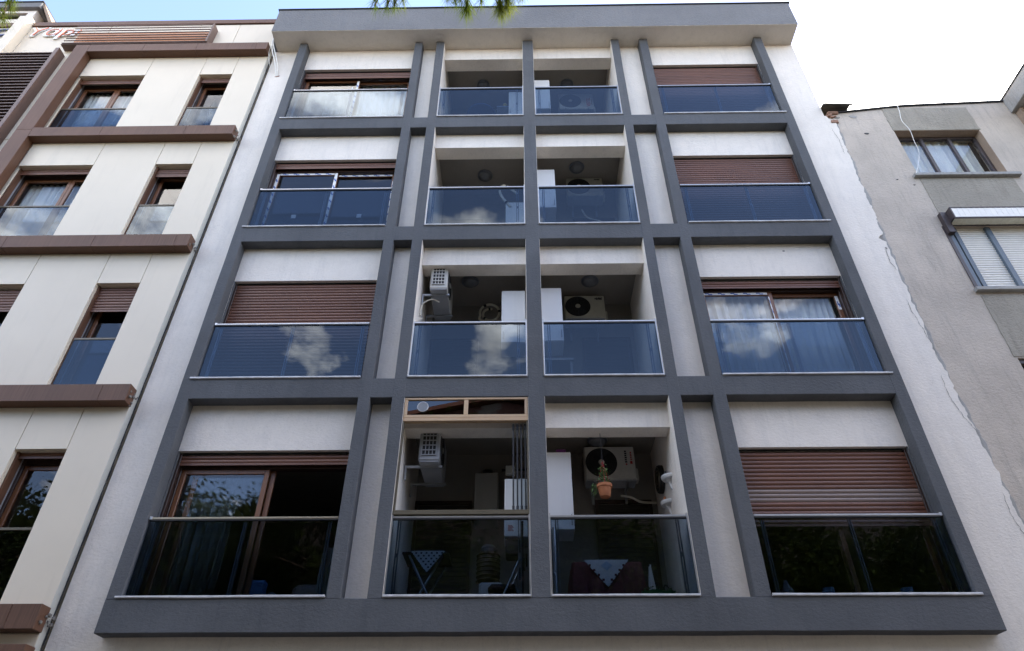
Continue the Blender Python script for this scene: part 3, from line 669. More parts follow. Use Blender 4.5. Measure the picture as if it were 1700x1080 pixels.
cupboard('white boiler cupboard half hidden behind the elbow hose, third-row left balcony', -.26, .085, .95, 1.35, 10.6, 11.44)
BOX_t = lambda name, label, cat, mat, *a, c=.01, group=None: tag(MB().box(*a, c=c).build(name, mat), label, cat, group)
BOX_t('storage_box', 'small purple box on top of the cupboard beside the hanging pot', 'box', 'plastic_purple', .48, .62, .62, .8, 5.957, 6.03)
# D2: worktop under the cupboard
t = thing('side_table', 'small table under the white cupboard on the balcony above the hanging pot', 'table', (.55, .8, 6.7))
BOX('table_top', 'grey_cabinet', t, .335, .80, .55, 1.0, 7.49, 7.53, c=.004)
for x in (.36, .75):
    for y in (.58, .95): BOX('leg', 'grey_cabinet', t, x, x + .035, y, y + .035, 6.7, 7.489)
# C1 appliances
t = thing('gas_boiler', 'beige wall boiler with black flue inside the glazed-in balcony', 'boiler', (-.51, 1.5, 5.3))
MB().box(-.685, -.345, 1.34, 1.69, 5.30, 6.03, c=.012).build('casing', 'grey_cabinet', t)
MB().tube([(-.51, 1.5, 6.031), (-.51, 1.5, 6.12)], .075, 16).build('flue_collar', 'black_rubber', t)
MB().tube(smooth_pts([(-.30, 1.5, 6.14), (-.1, 1.5, 6.14), (.08, 1.45, 6.13)]), .02, 8).build('flue_pipe', 'black_rubber', t)
t = thing('water_heater', 'white water heater with red notice behind the folded glass panes', 'water heater', (-.07, .6, 4.7))
MB().box(-.225, .075, .42, .80, 4.72, 5.50, c=.01).build('casing', 'white_cabinet', t)
BOX('notice', 'letter_white', t, -.19, -.09, .417, .4195, 4.78, 4.88)
b = MB()
for i in range(6): b.box(-.18, -.105 - .01 * (i % 3), .4155, .4168, 4.79 + i * .014, 4.797 + i * .014)
b.build('notice_print', 'print_red', t)
BOX('valve_box', 'black_rubber', t, -.21, -.02, .46, .7, 4.50, 4.715, c=.02)
BOX_t('electric_meter', 'small white electric box above the water heater', 'electric box', 'ac_white', -.225, -.09, .90, .98, 5.80, 5.93, c=.008)
# C1 table with lace
t = thing('folding_table', 'black folding table with crossed legs and lace cloth behind the lowest left balcony glass', 'table', (-1.17, .45, 3.7))
BOX('table_top', 'cloth_black', t, -1.44, -.88, .16, .66, 4.42, 4.445, c=.005)
for y in (.2, .6):
    MB().tube([(-1.36, y, 4.42), (-.98, y, 3.71)], .014, 8).build('leg', 'post_metal', t); MB().tube([(-.96, y + .03, 4.42), (-1.34, y + .03, 3.71)], .014, 8).build('leg', 'post_metal', t)
def lace(x0, x1, y, ztop, ztip, teeth=9):
    pts = [(x0, ztop), (x1, ztop)]; xm_ = (x0 + x1) / 2
    for i in range(1, teeth + 1):
        a = i / teeth; x = x1 + (xm_ - x1) * a; z_ = ztop + (ztip - ztop) * a; pts += [(x + .018, z_ + .012), (x, z_)]
    for i in range(1, teeth):
        a = i / teeth; x = xm_ + (x0 - xm_) * a; z_ = ztip + (ztop - ztip) * a; pts += [(x, z_), (x - .018, z_ + .012)]
    return MB().prism(pts, y, y + .003)
lc = tag(lace(-1.33, -.93, .148, 4.449, 4.20).build('lace_cloth', 'lace_white'), 'white lace cloth hanging over the folding table edge', 'cloth')
b = MB()
for i in range(6):
    for j in range(6 - i):
        x = -1.30 + (i * .5 + j) * .062 + .02; b.box(x, x + .022, .1455, .1475, 4.415 - i * .034, 4.433 - i * .034)
b.build('lace_hole', 'cloth_black', lc)
# folding chair
t = thing('folding_chair', 'black padded folding chair behind the lowest left balcony glass', 'chair', (-.15, .55, 3.7))
for y in (.42, .78):
    MB().tube([(-.36, y, 3.72), (.0, y, 4.52)], .012, 8).build('leg', 'post_metal', t); MB().tube([(.03, y + .02, 3.72), (-.10, y + .02, 4.20)], .012, 8).build('leg', 'post_metal', t)
MB().box(-.42, -.06, .44, .78, 4.05, 4.16, c=.045).build('seat', 'cloth_black', t)
b = MB()
for i in range(4): b.box(-.045 + .028 * i, -.025 + .028 * i, .42, .80, 4.30 + .055 * i, 4.345 + .055 * i, c=.008)
b.build('backrest', 'cloth_black', t)
BOX_t('heater', 'low white electric heater with slats below the wicker basket', 'heater', 'heater_bluewhite', -.56, -.25, .95, 1.25, 3.71, 4.33, c=.03)
t = thing('wicker_basket', 'tall brown wicker basket with white lid inside the glazed-in balcony', 'basket', (-.45, 1.1, 4.33))
MB().lathe([(.13, 4.335), (.15, 4.45), (.15, 4.65), (.13, 4.74)], (-.45, 1.1, 0), 'Z', 24).build('basket_body', 'wicker', t, smooth=True)
for i in range(7): MB().ring((-.45, 1.1, 4.37 + i * .055), .150, .011, 'Z', 24, 5).build('weave_band', 'wicker', t)
MB().lathe([(.10, 4.741), (.105, 4.80), (.08, 4.84)], (-.45, 1.1, 0), 'Z', 20).build('lid', 'cloth_grey', t)
t = thing('spray_bottle', 'small white bottle with blue cap beside the folding chair', 'bottle', (.03, .9, 3.7))
MB().lathe([(.04, 3.71), (.042, 3.95), (.02, 4.0)], (.03, .9, 0), 'Z', 14).build('bottle_body', 'white_cabinet', t, smooth=True); MB().lathe([(.026, 4.001), (.026, 4.08)], (.03, .9, 0), 'Z', 14).build('cap', 'plastic_blue', t)
# D1 table with maroon cloth
t = thing('dining_table', 'dining table hidden under the maroon cloth on the lowest right balcony', 'table', (1.05, .85, 3.7))
BOX('table_top', 'sash_wood', t, .66, 1.42, .56, 1.20, 4.40, 4.43)
for x in (.70, 1.34):
    for y in (.60, 1.12): BOX('leg', 'dark_metal', t, x, x + .04, y, y + .04, 3.70, 4.399)
b = MB(); per = []
for i in range(25): per.append((.63 + .82 * i / 24, .535))
for i in range(1, 20): per.append((1.45, .535 + .69 * i / 19))
for i in range(1, 25): per.append((1.45 - .82 * i / 24, 1.225))
for i in range(1, 19): per.append((.63, 1.225 - .69 * i / 19))
cx, cy = 1.04, .88; n = len(per); vs = []
for j, (zz_, sp) in enumerate(((4.438, 0), (4.425, .015), (4.25, .035), (4.05, .06), (3.97, .07))):
    for i, (x, y) in enumerate(per):
        dv = Vector((x - cx, y - cy)).normalized(); wv = sp + (.018 * math.sin(i * .9) + .012 * math.sin(i * 2.1)) * min(1, j / 2); vs.append((x + dv.x * wv, y + dv.y * wv, zz_ + (.02 * math.sin(i * .5) if j == 4 else 0)))
fs = [(j * n + i, j * n + (i + 1) % n, (j + 1) * n + (i + 1) % n, (j + 1) * n + i) for j in range(4) for i in range(n)] + [tuple(range(n))]
tag(b.add(vs, fs).build('tablecloth', 'cloth_maroon', None, smooth=True), 'maroon tablecloth draped on the table behind the lowest right balcony glass', 'tablecloth')
lo = tag(lace(.76, 1.30, .472, 4.442, 4.12, 8).build('lace_overlay', 'lace_white'), 'pointed white lace overlay hanging over the maroon tablecloth', 'cloth')
b = MB(); b.prism([(1.03, 4.425), (1.10, 4.37), (1.03, 4.31), (.96, 4.37)], .468, .471); tag(b.build('napkin', 'cloth_pale_blue'), 'pale blue diamond napkin on the lace overlay', 'napkin')
b = MB()
for sgn in (-1, 1):
    for i in range(4): x = 1.03 + sgn * (.05 + .052 * i); z_ = 4.20 + i * .058; b.box(x - .014, x + .014, .469, .4715, z_ - .012, z_ + .014)
b.build('lace_hole', 'cloth_maroon', lo)
# hanging pot
t = thing('hanging_flower_pot', 'terracotta flower pot with trailing green plant hanging on cords', 'flower pot', (1.07, .36, 5.2))
px_, py_, pz_ = 1.075, .36, 5.21
MB().lathe([(.062, 0), (.066, .005), (.088, .125), (.100, .127), (.104, .165), (.094, .168), (.088, .15)], (px_, py_, pz_), 'Z', 24).build('pot', 'terracotta', t, smooth=True)
for a in range(3):
    q = 2 * math.pi * a / 3 + .5; MB().tube([(px_ + .098 * math.cos(q), py_ + .098 * math.sin(q), pz_ + .16), (px_, py_, pz_ + .50)], .003, 5).build('cord', 'print_red', t)
MB().tube([(px_, py_, pz_ + .50), (px_, py_, 6.13)], .004, 5).build('cord', 'black_rubber', t)
b = MB(); rr = random.Random(5)
def leaf_quad(b, p, s_, rr):
    a = Vector((rr.uniform(-1, 1), rr.uniform(-1, 1), rr.uniform(-.6, .6))).normalized(); c_ = a.cross(Vector((rr.uniform(-1, 1), rr.uniform(-1, 1), rr.uniform(-1, 1)))).normalized()
    p = Vector(p); b.add([p - a * s_, p + c_ * s_ * .45, p + a * s_, p - c_ * s_ * .45], [(0, 1, 2, 3)])
for i in range(190):
    h = rr.random(); leaf_quad(b, (px_ + rr.gauss(0, .05) * (1 - .4 * h), py_ + rr.gauss(0, .05), pz_ + .15 + .26 * h), .02, rr)
for i in range(70): leaf_quad(b, (px_ - .10 - rr.random() * .07, py_ + rr.gauss(0, .04), pz_ + .17 - rr.random() * .14), .016, rr)
struct(b.build('foliage', 'leaf_green', t, recalc=False), 'stuff')
# wall fan + two corner shelves on the right side wall
t = thing('wall_clock', 'round dark ornament on the side wall beside the hanging pot', 'wall ornament', (1.95, 1.1, 5.7))
MB().lathe([(.19, -.07), (.20, -.05), (.20, -.001)], (2.008, 1.12, 5.80), 'X', 28).build('body', 'black_rubber', t); 
for rr_ in (.07, .12, .17): MB().ring((1.936, 1.12, 5.80), rr_, .006, 'X', 28, 5).build('ring', 'dark_bronze', t)
for nm, lab, y, z_ in (('wall_shelf', 'upper white half-round shelf on the balcony side wall', .60, 5.60), ('wall_shelf', 'lower white half-round shelf on the balcony side wall', .86, 5.35)):
    t = thing(nm, lab, 'shelf', (2.0, y, z_), 'half-round wall shelves')
    b = MB(); n = 14; vs = []
    for zz_, r_ in ((0, .13), (-.02, .13), (-.045, .115)):
        for i in range(n + 1): a = math.pi / 2 + math.pi * i / n; vs.append((2.0075 + r_ * math.cos(a), y + r_ * math.sin(a), z_ + zz_))
    fs = [tuple(range(n + 1)), tuple(2 * (n + 1) + i for i in range(n, -1, -1))] + [(j * (n + 1) + i, j * (n + 1) + i + 1, (j + 1) * (n + 1) + i + 1, (j + 1) * (n + 1) + i) for j in range(2) for i in range(n)]
    b.add(vs, fs).build('shelf_top', 'white_cabinet', t)
    MB().prism([(2.007, z_ - .046), (1.93, z_ - .046), (1.965, z_ - .09), (1.99, z_ - .17), (2.007, z_ - .19)], y - .02, y + .02).build('bracket', 'white_cabinet', t)
    tag(MB().lathe([(.018, z_ + .001), (.024, z_ + .04), (.012, z_ + .075)], (1.945, y, 0), 'Z', 12).build('shelf_ornament', 'terracotta' if z_ < 5.5 else 'dark_metal', None, smooth=True), 'small ornament on the ' + ('lower' if z_ < 5.5 else 'upper') + ' half-round wall shelf', 'ornament', 'ornaments on the wall shelves')
pipe('drain_pipe', 'grey drain pipe beside the middle column on the lowest right balcony', smooth_pts([(.40, .45, 3.72), (.40, .45, 4.2), (.38, .45, 4.28), (.40, .45, 4.36), (.40, .45, 4.84)]), .028, 'galvanised')
t = thing('closed_parasol', 'folded white parasol leaning by the balcony side wall', 'parasol', (1.72, 1.0, 3.7))
MB().tube([(1.66, 1.2, 3.71), (1.70, 1.2, 4.62)], .01, 8).build('pole', 'white_cabinet', t); MB().lathe([(.07, 3.95), (.055, 4.1), (.045, 4.35), (.018, 4.58), (.008, 4.6)], (1.69, 1.2, 0), 'Z', 12).build('folded_cloth', 'lace_white', t, smooth=True)
pipe('walking_stick', 'dark hooked stick leaning against the balcony side wall', smooth_pts([(1.95, .8, 3.72), (1.86, .85, 4.1), (1.83, .86, 4.22), (1.79, .86, 4.25), (1.77, .86, 4.20)]), .009, 'black_rubber', 'stick')
t = thing('green_planter', 'green plastic planter with scalloped rim at the balcony glass', 'planter', (1.65, .3, 3.7))
b = MB(); n = 40; vs = []
for zz_, s_ in ((3.86, .88), (4.02, 1.0)):
    for i in range(n): a = 2 * math.pi * i / n; vs.append((1.60 + .20 * s_ * math.copysign(abs(math.cos(a)) ** .5, math.cos(a)), .36 + .09 * s_ * math.copysign(abs(math.sin(a)) ** .5, math.sin(a)), zz_ + (.012 * math.sin(i * 1.57) if zz_ > 4 else 0)))
b.add(vs, [(i, (i + 1) % n, n + (i + 1) % n, n + i) for i in range(n)] + [tuple(range(n))]).build('trough', 'plastic_green', t, smooth=True)
b = MB()
for i in range(90): leaf_quad(b, (1.60 + rr.uniform(-.16, .16), .36 + rr.uniform(-.06, .06), 4.0 + rr.random() * .08), .02, rr)
struct(b.build('foliage', 'leaf_green', t, recalc=False), 'stuff')
# C4: round tray and soft toy
t = thing('round_table', 'round dark table seen from below through the top left balcony glass', 'table', (-.80, .55, 12.7))
MB().lathe([(.29, 13.47), (.30, 13.48), (.30, 13.50), (.29, 13.505)], (-.76, .46, 0), 'Z', 48).build('table_top', 'cloth_blue', t, smooth=True)
MB().tube([(-.76, .46, 12.71), (-.76, .46, 13.469)], .03, 10).build('pedestal', 'dark_metal', t)
MB().lathe([(.2, 12.701), (.2, 12.72), (.03, 12.74)], (-.76, .46, 0), 'Z', 24).build('base', 'dark_metal', t)
BOX_t('toy_shelf', 'small white shelf carrying the toys behind the top left balcony glass', 'shelf', 'white_cabinet', -.44, -.20, .2, .42, 13.43, 13.45, c=.003)
ball = lambda b, x, z_, r_: b.lathe([(r_ * math.sin(math.pi * i / 8) + .001, z_ - r_ * math.cos(math.pi * i / 8)) for i in range(9)], (x, .30, 0), 'Z', 12)
b = MB(); ball(b, -.28, 13.512, .06); ball(b, -.27, 13.61, .045); tag(b.build('soft_toy', 'plastic_yellow', None, smooth=True), 'small yellow toy behind the top left balcony glass', 'toy')
b = MB(); ball(b, -.375, 13.497, .045); tag(b.build('soft_toy', 'plastic_pink', None, smooth=True), 'small pink toy beside the yellow toy on the top left balcony', 'toy')
# L1 room: armchair and blue chair; R1 sill: vase and two cups
t = thing('armchair', 'dark grey armchair just inside the open lowest left window', 'armchair', (-2.75, 1.0, 3.7))
MB().box(-3.02, -2.30, 1.15, 1.38, 3.71, 4.38, c=.06).build('backrest', 'cloth_grey', t); MB().box(-3.12, -3.03, .6, 1.3, 3.71, 4.12, c=.03).build('armrest', 'cloth_grey', t); MB().box(-3.02, -2.3, .6, 1.14, 3.71, 4.0, c=.04).build('seat', 'cloth_grey', t)
t = thing('blue_chair', 'blue upholstered chair inside the lowest left window', 'chair', (-3.4, .95, 3.7))
MB().box(-3.56, -3.27, .9, 1.0, 4.0, 4.36, c=.045).build('backrest', 'cloth_blue', t); MB().box(-3.58, -3.22, .62, .99, 3.93, 3.995, c=.02).build('seat', 'cloth_blue', t)
for x in (-3.56, -3.26):
    for y in (.64, .94): BOX('leg', 'sash_wood', t, x, x + .03, y, y + .03, 3.70, 3.929)
for x, lab in ((3.52, 'left of two blue striped cups on the lowest right window sill'), (4.42, 'right of two blue striped cups on the lowest right window sill')):
    t = thing('striped_cup', lab, 'cup', (x, .2, 3.9), 'striped cups on the sill'); MB().lathe([(.055, 3.902), (.065, 3.96), (.066, 4.0)], (x, .18, 0), 'Z', 18).build('cup_body', 'plastic_blue', t, smooth=True)
    for zz_ in (3.93, 3.965): MB().ring((x, .18, zz_), .063, .004, 'Z', 18, 5).build('stripe', 'cloth_pale_blue', t)
t = thing('glass_vase', 'small pale vase on the lowest right window sill', 'vase', (3.05, .18, 3.9)); MB().lathe([(.05, 3.902), (.075, 3.96), (.03, 4.05), (.018, 4.09)], (3.05, .18, 0), 'Z', 18).build('vase_body', 'cloth_grey', t, smooth=True)

# cables at the left end of the eaves
t = thing('hanging_cables', 'white cables hanging from the left end of the grey eaves', 'cables', (-5.2, .1, 14.5))
for q, pts in enumerate(([(-5.33, -.02, 15.95), (-5.335, -.03, 15.60), (-5.25, .0, 15.28), (-5.14, .08, 14.92), (-5.10, .20, 14.60)], [(-5.34, -.02, 15.95), (-5.345, -.03, 15.55), (-5.28, .0, 15.22), (-5.18, .08, 14.90), (-5.13, .20, 14.60)], [(-5.33, .0, 15.7), (-5.36, .0, 15.3), (-5.31, .05, 14.95), (-5.25, .16, 14.75)])):
    MB().tube(smooth_pts(pts, 6), .013 if q < 2 else .005, 6).build('cable', 'cable_white', t, smooth=True)
MB().prism([(-5.155, 14.57), (-5.12, 14.555), (-5.06, 14.575), (-5.04, 14.61), (-5.09, 14.61)], d - .004, d - .001).build('hole_in_plaster', 'exposed_brick', t)

# ragged right-hand edge of the white plaster, over the neighbour's wall
rr = random.Random(3)
def edge_x(z_):
    pts = ((0, 6.12), (4.9, 6.10), (7.4, 6.0), (9.7, 6.03), (12.0, 6.10), (12.85, 6.13), (13.05, 6.06))
    for (za, xa_), (zb, xb_) in zip(pts, pts[1:]):
        if za <= z_ <= zb: return xa_ + (xb_ - xa_) * (z_ - za) / (zb - za)
    return 6.06
b = MB(); zz_ = 0.0; le = []
while zz_ < 13.0:
    x = edge_x(zz_) + .03 * noise.noise(Vector((zz_ * 2.1, 0, 0))) + .03 * noise.noise(Vector((zz_ * 7.3, 3, 0))) + .022 * noise.noise(Vector((zz_ * 19, 3, 0)))
    if 9.55 < zz_ < 9.72: x -= .09 * math.sin(math.pi * (zz_ - 9.55) / .17)
    if 12.75 < zz_: x -= .08
    le.append((x, zz_)); zz_ += .045
n = len(le); vs = [(5.72, d - .0006, z_) for x, z_ in le] + [(x - .006, d - .012, z_) for x, z_ in le] + [(x, d - .002, z_) for x, z_ in le] + [(x, d + .02, z_) for x, z_ in le]
b.add(vs, [(i, i + 1, n + i + 1, n + i) for i in range(n - 1)] + [(n + i, n + i + 1, 2 * n + i + 1, 2 * n + i) for i in range(n - 1)] + [(2 * n + i, 2 * n + i + 1, 3 * n + i + 1, 3 * n + i) for i in range(n - 1)])
b.build('ragged_plaster_edge', 'white_plaster', MBLD)
def crack(pts, wd, parent, y, seed):
    r2 = random.Random(seed); l, rgt = [], []
    P = []
    for (x0, z0), (x1, z1) in zip(pts, pts[1:]):
        m = max(2, int(math.hypot(x1 - x0, z1 - z0) / .03))
        for i in range(m): P.append((x0 + (x1 - x0) * i / m + r2.gauss(0, .006), z0 + (z1 - z0) * i / m + r2.gauss(0, .004)))
    P.append(pts[-1]); b = MB(); vs = []
    for i, (x, z_) in enumerate(P):
        ww = wd * (.35 + .9 * r2.random()) * min(1, i / 3, (len(P) - 1 - i) / 3 + .1); vs += [(x - ww, y, z_), (x + ww, y, z_ + ww * .4)]
    b.add(vs, [(2 * i, 2 * i + 1, 2 * i + 3, 2 * i + 2) for i in range(len(P) - 1)]); return b.build('crack', 'chipped_mortar', parent)
crack([(5.93, 6.95), (5.90, 6.6), (5.97, 6.25), (6.03, 6.1), (6.08, 5.95)], .004, MBLD, d - .0135, 1)
crack([(5.97, 9.45), (5.94, 9.1), (6.0, 8.9)], .005, MBLD, d - .0135, 2)
crack([(5.93, 8.35), (5.92, 8.15), (5.97, 7.75), (6.0, 7.45), (5.98, 7.2)], .004, MBLD, d - .0135, 3)
crack([(6.02, 5.2), (6.0, 4.9), (6.06, 4.5)], .004, MBLD, d - .0135, 4)
crack([(5.99, 12.6), (6.03, 12.2), (6.01, 11.8)], .004, MBLD, d - .0135, 6)
BOX('plaster_hole', 'black_rubber', MBLD, 4.29, 4.325, d - .002, d + .01, 9.355, 9.375)
for (x, z_, s_) in ((5.955, 9.40, .03), (5.93, 9.63, .05)):
    MB().prism([(x, z_), (x + s_, z_ - s_ * .9), (x + s_ * 1.4, z_ - s_ * .2), (x + s_ * .8, z_ + s_ * .7)], d - .0137, d - .0125).build('plaster_chip', 'chipped_mortar', MBLD)

# ================================================================== left building
LB = thing('clad_apartment_building', 'cream panel-clad apartment block with brown bands, left of the white block', 'building', (-9, 3, 0))
P0, BF = .08, -.10; LX = -5.385
wops = []
WA, WB = (-9.235, -7.84), (-6.69, -6.0)
lev = [3.79 + 2.91 * k for k in range(5)]
for k in range(4):
    zb, zt = lev[k] - .06, 5.80 + 2.905 * k
    wops += [(*WA, zb, zt), (*WB, zb, zt)]
wall_mesh(-16, LX - .012, 0, 16.5, wops, P0 + .035, .40).build('wall', 'cream_panel', LB)
BOX('side_return', 'pale_trim', LB, LX - .0115, LX, P0 + .004, .192, 0, 16.5)
BOX('side_wall', 'cream_panel', LB, LX - .2, LX - .03, .40, 9, 0, 16.3)
BOX('rear_wall', 'cream_panel', LB, -16, LX - .2, 8.8, 9, 0, 16.3)
for k in range(5): BOX('floor_slab', 'room_paint', LB, -16, LX - .2, .40, 8.8, lev[k] - .22, lev[k] - .07)
BOX('roof_deck', 'roof_felt', LB, -16, LX - .2, .4, 8.8, 16.05, 16.2)
for x in (-9.6, -7.3): BOX('partition', 'room_paint', LB, x, x + .1, .41, 4.0, 3.8, 16.0)
BOX('partition', 'room_paint', LB, -16, LX - .2, 4.0, 4.1, 3.8, 16.0)
# cladding panels, each its own piece
g_ = .009
def panel(x0, x1, z0, z1): MB().box(x0 + g_ / 2, x1 - g_ / 2, P0, P0 + .033, z0 + g_ / 2, z1 - g_ / 2, c=.002).build('cladding_panel', 'cream_panel', LB)
for k in range(4):
    z0, zt, z1 = lev[k] - .04, 5.80 + 2.905 * k, lev[k + 1] - .26
    panel(WA[0], WA[1], zt, z1); panel(WA[1], WB[0], z0, z1); panel(WB[0], WB[1], zt, z1); panel(WB[1], LX, z0, z1)
panel(-8.4, -7.2, 15.42, 16.5); panel(-7.2, -6.3, 15.42, 16.5); panel(-6.3, LX, 15.42, 16.5); panel(-9.245, -8.4, 15.42, 16.5)
panel(-10.1, -9.57, 15.42, 16.5); panel(-9.57, -9.25, 15.44, 16.5); panel(-11.1, -10.1, 15.3, 16.5)
panel(-10.1, -9.57, 12.4, 15.415); panel(-10.1, -9.57, 9.4, 12.395); panel(-10.1, -9.57, 6.4, 9.395)
panel(-13, -11.35, 15.3, 16.5); panel(-11.35, -10.1, 12.0, 15.295); panel(-13, -11.35, 12.0, 15.295)
for x0, x1 in ((-9.0, -7.84), (-7.84, -6.69), (-6.69, -6.0), (-6.0, LX)): panel(x0, x1, 3.38, 3.52)
# brown bands: each in lengths with butt joints, and the upright
def band(x0, x1, z1, cuts, h=.265, end=False):
    xs = [x0, *cuts, x1]
    for p, q in zip(xs, xs[1:]):
        b = MB().box(p + .0015, q - .0015, BF, P0 - .001, z1 - h, z1, c=.004)
        b.build('brown_band', 'brown_cladding', LB)
band(-9.2385, LX + .01, lev[4] - .0, (-8.05, -6.9, -5.62)); band(-9.2385, LX + .015, lev[3], (-7.9, -6.3)); band(-9.2385, LX + .015, lev[2], (-8.4, -6.95, -5.6))
band(-9.2385, LX + .02, lev[1], (-7.5, -5.75)); band(-9.2385, LX + .02, lev[0], (-7.0, -6.35, -5.70)); band(-9.2385, LX + .02, 3.372, (-6.6, -5.65))
for k, (z0, z1) in enumerate(((3.0, 6.6), (6.603, 9.55), (9.553, 12.46), (12.463, lev[4]))): MB().box(-9.555, -9.24, BF, P0 - .001, z0, z1, c=.004).build('brown_upright', 'brown_cladding', LB)
for k in range(4):     # mortar dabs and foam at the band ends
    b = MB(); r2 = random.Random(k)
    for i in range(9):
        x, y, z_ = LX + .015 + r2.random() * .035, -.05 + r2.random() * .2, lev[k] - .28 + r2.random() * .22; s_ = .008 + .012 * r2.random()
        b.box(x - s_, x + s_, y - s_, y + s_, z_ - s_, z_ + s_ * 1.4, c=s_ * .5)
    b.build('mortar_dab', 'chipped_mortar', LB)
b = MB(); zz_ = 3.2; r2 = random.Random(8); pts = []
while zz_ < 15.4: pts.append((LX + .022 + .018 * noise.noise(Vector((zz_ * 5, 9, 0))), zz_)); zz_ += .06
n = len(pts); b.add([(LX - .002, d - .003, z_) for x, z_ in pts] + [(x, d - .003, z_) for x, z_ in pts], [(i, i + 1, n + i + 1, n + i) for i in range(n - 1)]); b.build('joint_sealant', 'dark_metal', LB)
# windows
def left_window(x0, x1, k, sh, kind):
    zb, zt = lev[k] - .055, 5.80 + 2.905 * k
    f = MB(); f.box(x0 + .002, x0 + .05, .30, .37, zb, zt - .002, c=.004); f.box(x1 - .05, x1 - .002, .30, .37, zb, zt - .002, c=.004); f.box(x0 + .05, x1 - .05, .301, .369, zt - .12, zt - .002, c=.004); f.box(x0 + .05, x1 - .05, .301, .369, zb, zb + .05, c=.004)
    W = f.build('window', 'frame_dark', LB)
    BOX('guide_rail', 'brown_cladding', W, x0 + .0015, x0 + .028, .14, .25, zb, zt - .003); BOX('guide_rail', 'brown_cladding', W, x1 - .028, x1 - .0015, .14, .25, zb, zt - .003)
    BOX('reveal_lining', 'ac_grey', W, x0 + .0012, x0 + .012, .2505, .298, zb, zt - .003)
    shutter(x0, x1, zt - .012, zt - sh, W, y=.19)
    if kind == 'A':
        xm = x0 + (x1 - x0) * (.55 if k == 3 else .68)
        sash(x0 + .055, xm, zb + .05, zt - .125, .315, W); sash(xm + .002, x1 - .055, zb + .05, zt - .125, .315, W)
        if k > 1: curtain(x0 + .08, x1 - (.35 if k == 3 else .1), zb, zt - .12, .46, ('white curtain in the wide window under the second brown band', 'white curtain in the topmost wide window of the cream building')[k - 2], 20 + k, .035, .12)
    else:
        sash(x0 + .055, x1 - .055, zb + .05, zt - .125, .315, W, 'clear_glass' if k == 0 else 'window_glass')
        if k == 3: curtain(x0 + .15, x0 + .42, zb, zt - .1, .6, 'grey curtain in the topmost narrow window of the cream building', 31, .03, .1, 'curtain_grey')
    rz = (4.74, 7.65, 10.56, 13.42)[k]
    bar = MB().box(x0 + .03, x1 - .03, .125, .155, rz - .018, rz + .018, c=.004).build('guard_rail', 'dark_bronze', W)
    BOX('glass_pane', 'rail_glass', LB and W, x0 + .03, x1 - .03, .136, .144, zb + .01, rz - .0185)
    BOX('floor_edge', 'dark_metal', W, x0 + .002, x1 - .002, .12, .40, zb - .003, zb + .005)
for k in range(4):
    left_window(*WA, k, (.12, .44, .10, .11)[k], 'A'); left_window(*WB, k, (.05, .46, .20, .11)[k], 'B')
# parapet cap, pier, louvres, sign letters
BOX('parapet_cap', 'brown_cladding', LB, -11.09, LX + .02, P0 - .03, .55, 16.52, 16.68, c=.004)
BOX('parapet_cap', 'brown_cladding', LB, -13.5, -11.36, P0 - .03, .55, 16.52, 16.68, c=.004)
BOX('pier', 'cream_panel', LB, -11.35, -11.10, BF, .5, 0, 16.70, c=.003)
LV = MB().box(-9.93, -6.75, BF + .01, P0 - .002, 15.475, 15.495).build('louvre_screen', 'louvre_brown', LB)
BOX('backing', 'louvre_glow_orange', LV, -9.86, -6.78, P0 - .02, P0 - .003, 15.5, 16.2)
BOX('end_post', 'louvre_brown', LV, -6.78, -6.745, BF - .01, P0 - .0025, 15.497, 16.22); BOX('bright_strip', 'pvc_white', LV, -9.7, -6.8, P0 - .026, P0 - .0205, 15.51, 15.55)
for i in range(8):
    z_ = 15.52 + i * .098; sl_ = MB().add([(-9.92 + .012 * i, BF - .005, z_), (-6.79, BF - .005, z_), (-6.79, BF + .022, z_ + .012), (-9.92 + .012 * i, BF + .022, z_ + .012),
        (-9.92 + .012 * i, BF - .005, z_ - .016), (-6.79, BF - .005, z_ - .016), (-6.79, BF + .022, z_ - .004), (-9.92 + .012 * i, BF + .022, z_ - .004)], [(0, 1, 2, 3), (4, 5, 6, 7), (0, 1, 5, 4), (1, 2, 6, 5), (2, 3, 7, 6), (3, 0, 4, 7)]); sl_.build('slat', 'louvre_brown', LV)
LV2 = MB().box(-9.93, -9.845, BF - .03, P0 - .002, 9.6, 15.28, c=.003).build('louvre_screen', 'louvre_brown', LB)
BOX('backing', 'black_rubber', LV2, -13, -9.94, P0 - .02, P0 - .003, 9.6, 15.2)
lm = MB().add([(-13, 0, 0), (-9.935, 0, 0), (-9.935, .075, .035), (-13, .075, .035), (-13, 0, -.022), (-9.935, 0, -.022), (-9.935, .075, .013), (-13, .075, .013)], [(0, 1, 2, 3), (4, 5, 6, 7), (0, 1, 5, 4), (1, 2, 6, 5), (2, 3, 7, 6), (3, 0, 4, 7)]).mesh('slat'); lm.materials.append(M['louvre_brown'])
for i in range(52): inst('slat', lm, (0, BF - .012, 9.68 + i * .107), LV2)
SG = thing('lettering_sign', 'orange and white letters on the cream parapet beside the brown louvres', 'sign', (-10.6, .06, 16.06))
text_part('Yɑpı', 'letter_backing', 'letter_white', SG, (-11.09, P0 - .022, 16.085), (1, 0, 0), (0, 0, 1), .50, .012, .22, .016, 1.14)
text_part('Yɑpı', 'letter_face', 'letter_orange', SG, (-11.075, P0 - .046, 16.088), (1, 0, 0), (0, 0, 1), .49, .006, .22, -.013, 1.11)
SG2 = thing('blue_letter', 'dark blue letter cut off at the left picture edge', 'sign', (-11.8, .06, 16.1))
text_part('c', 'letter_face', 'letter_blue', SG2, (-11.95, P0 - .03, 16.12), (1, 0, 0), (0, 0, 1), .62, .012, .15, 0, .38)
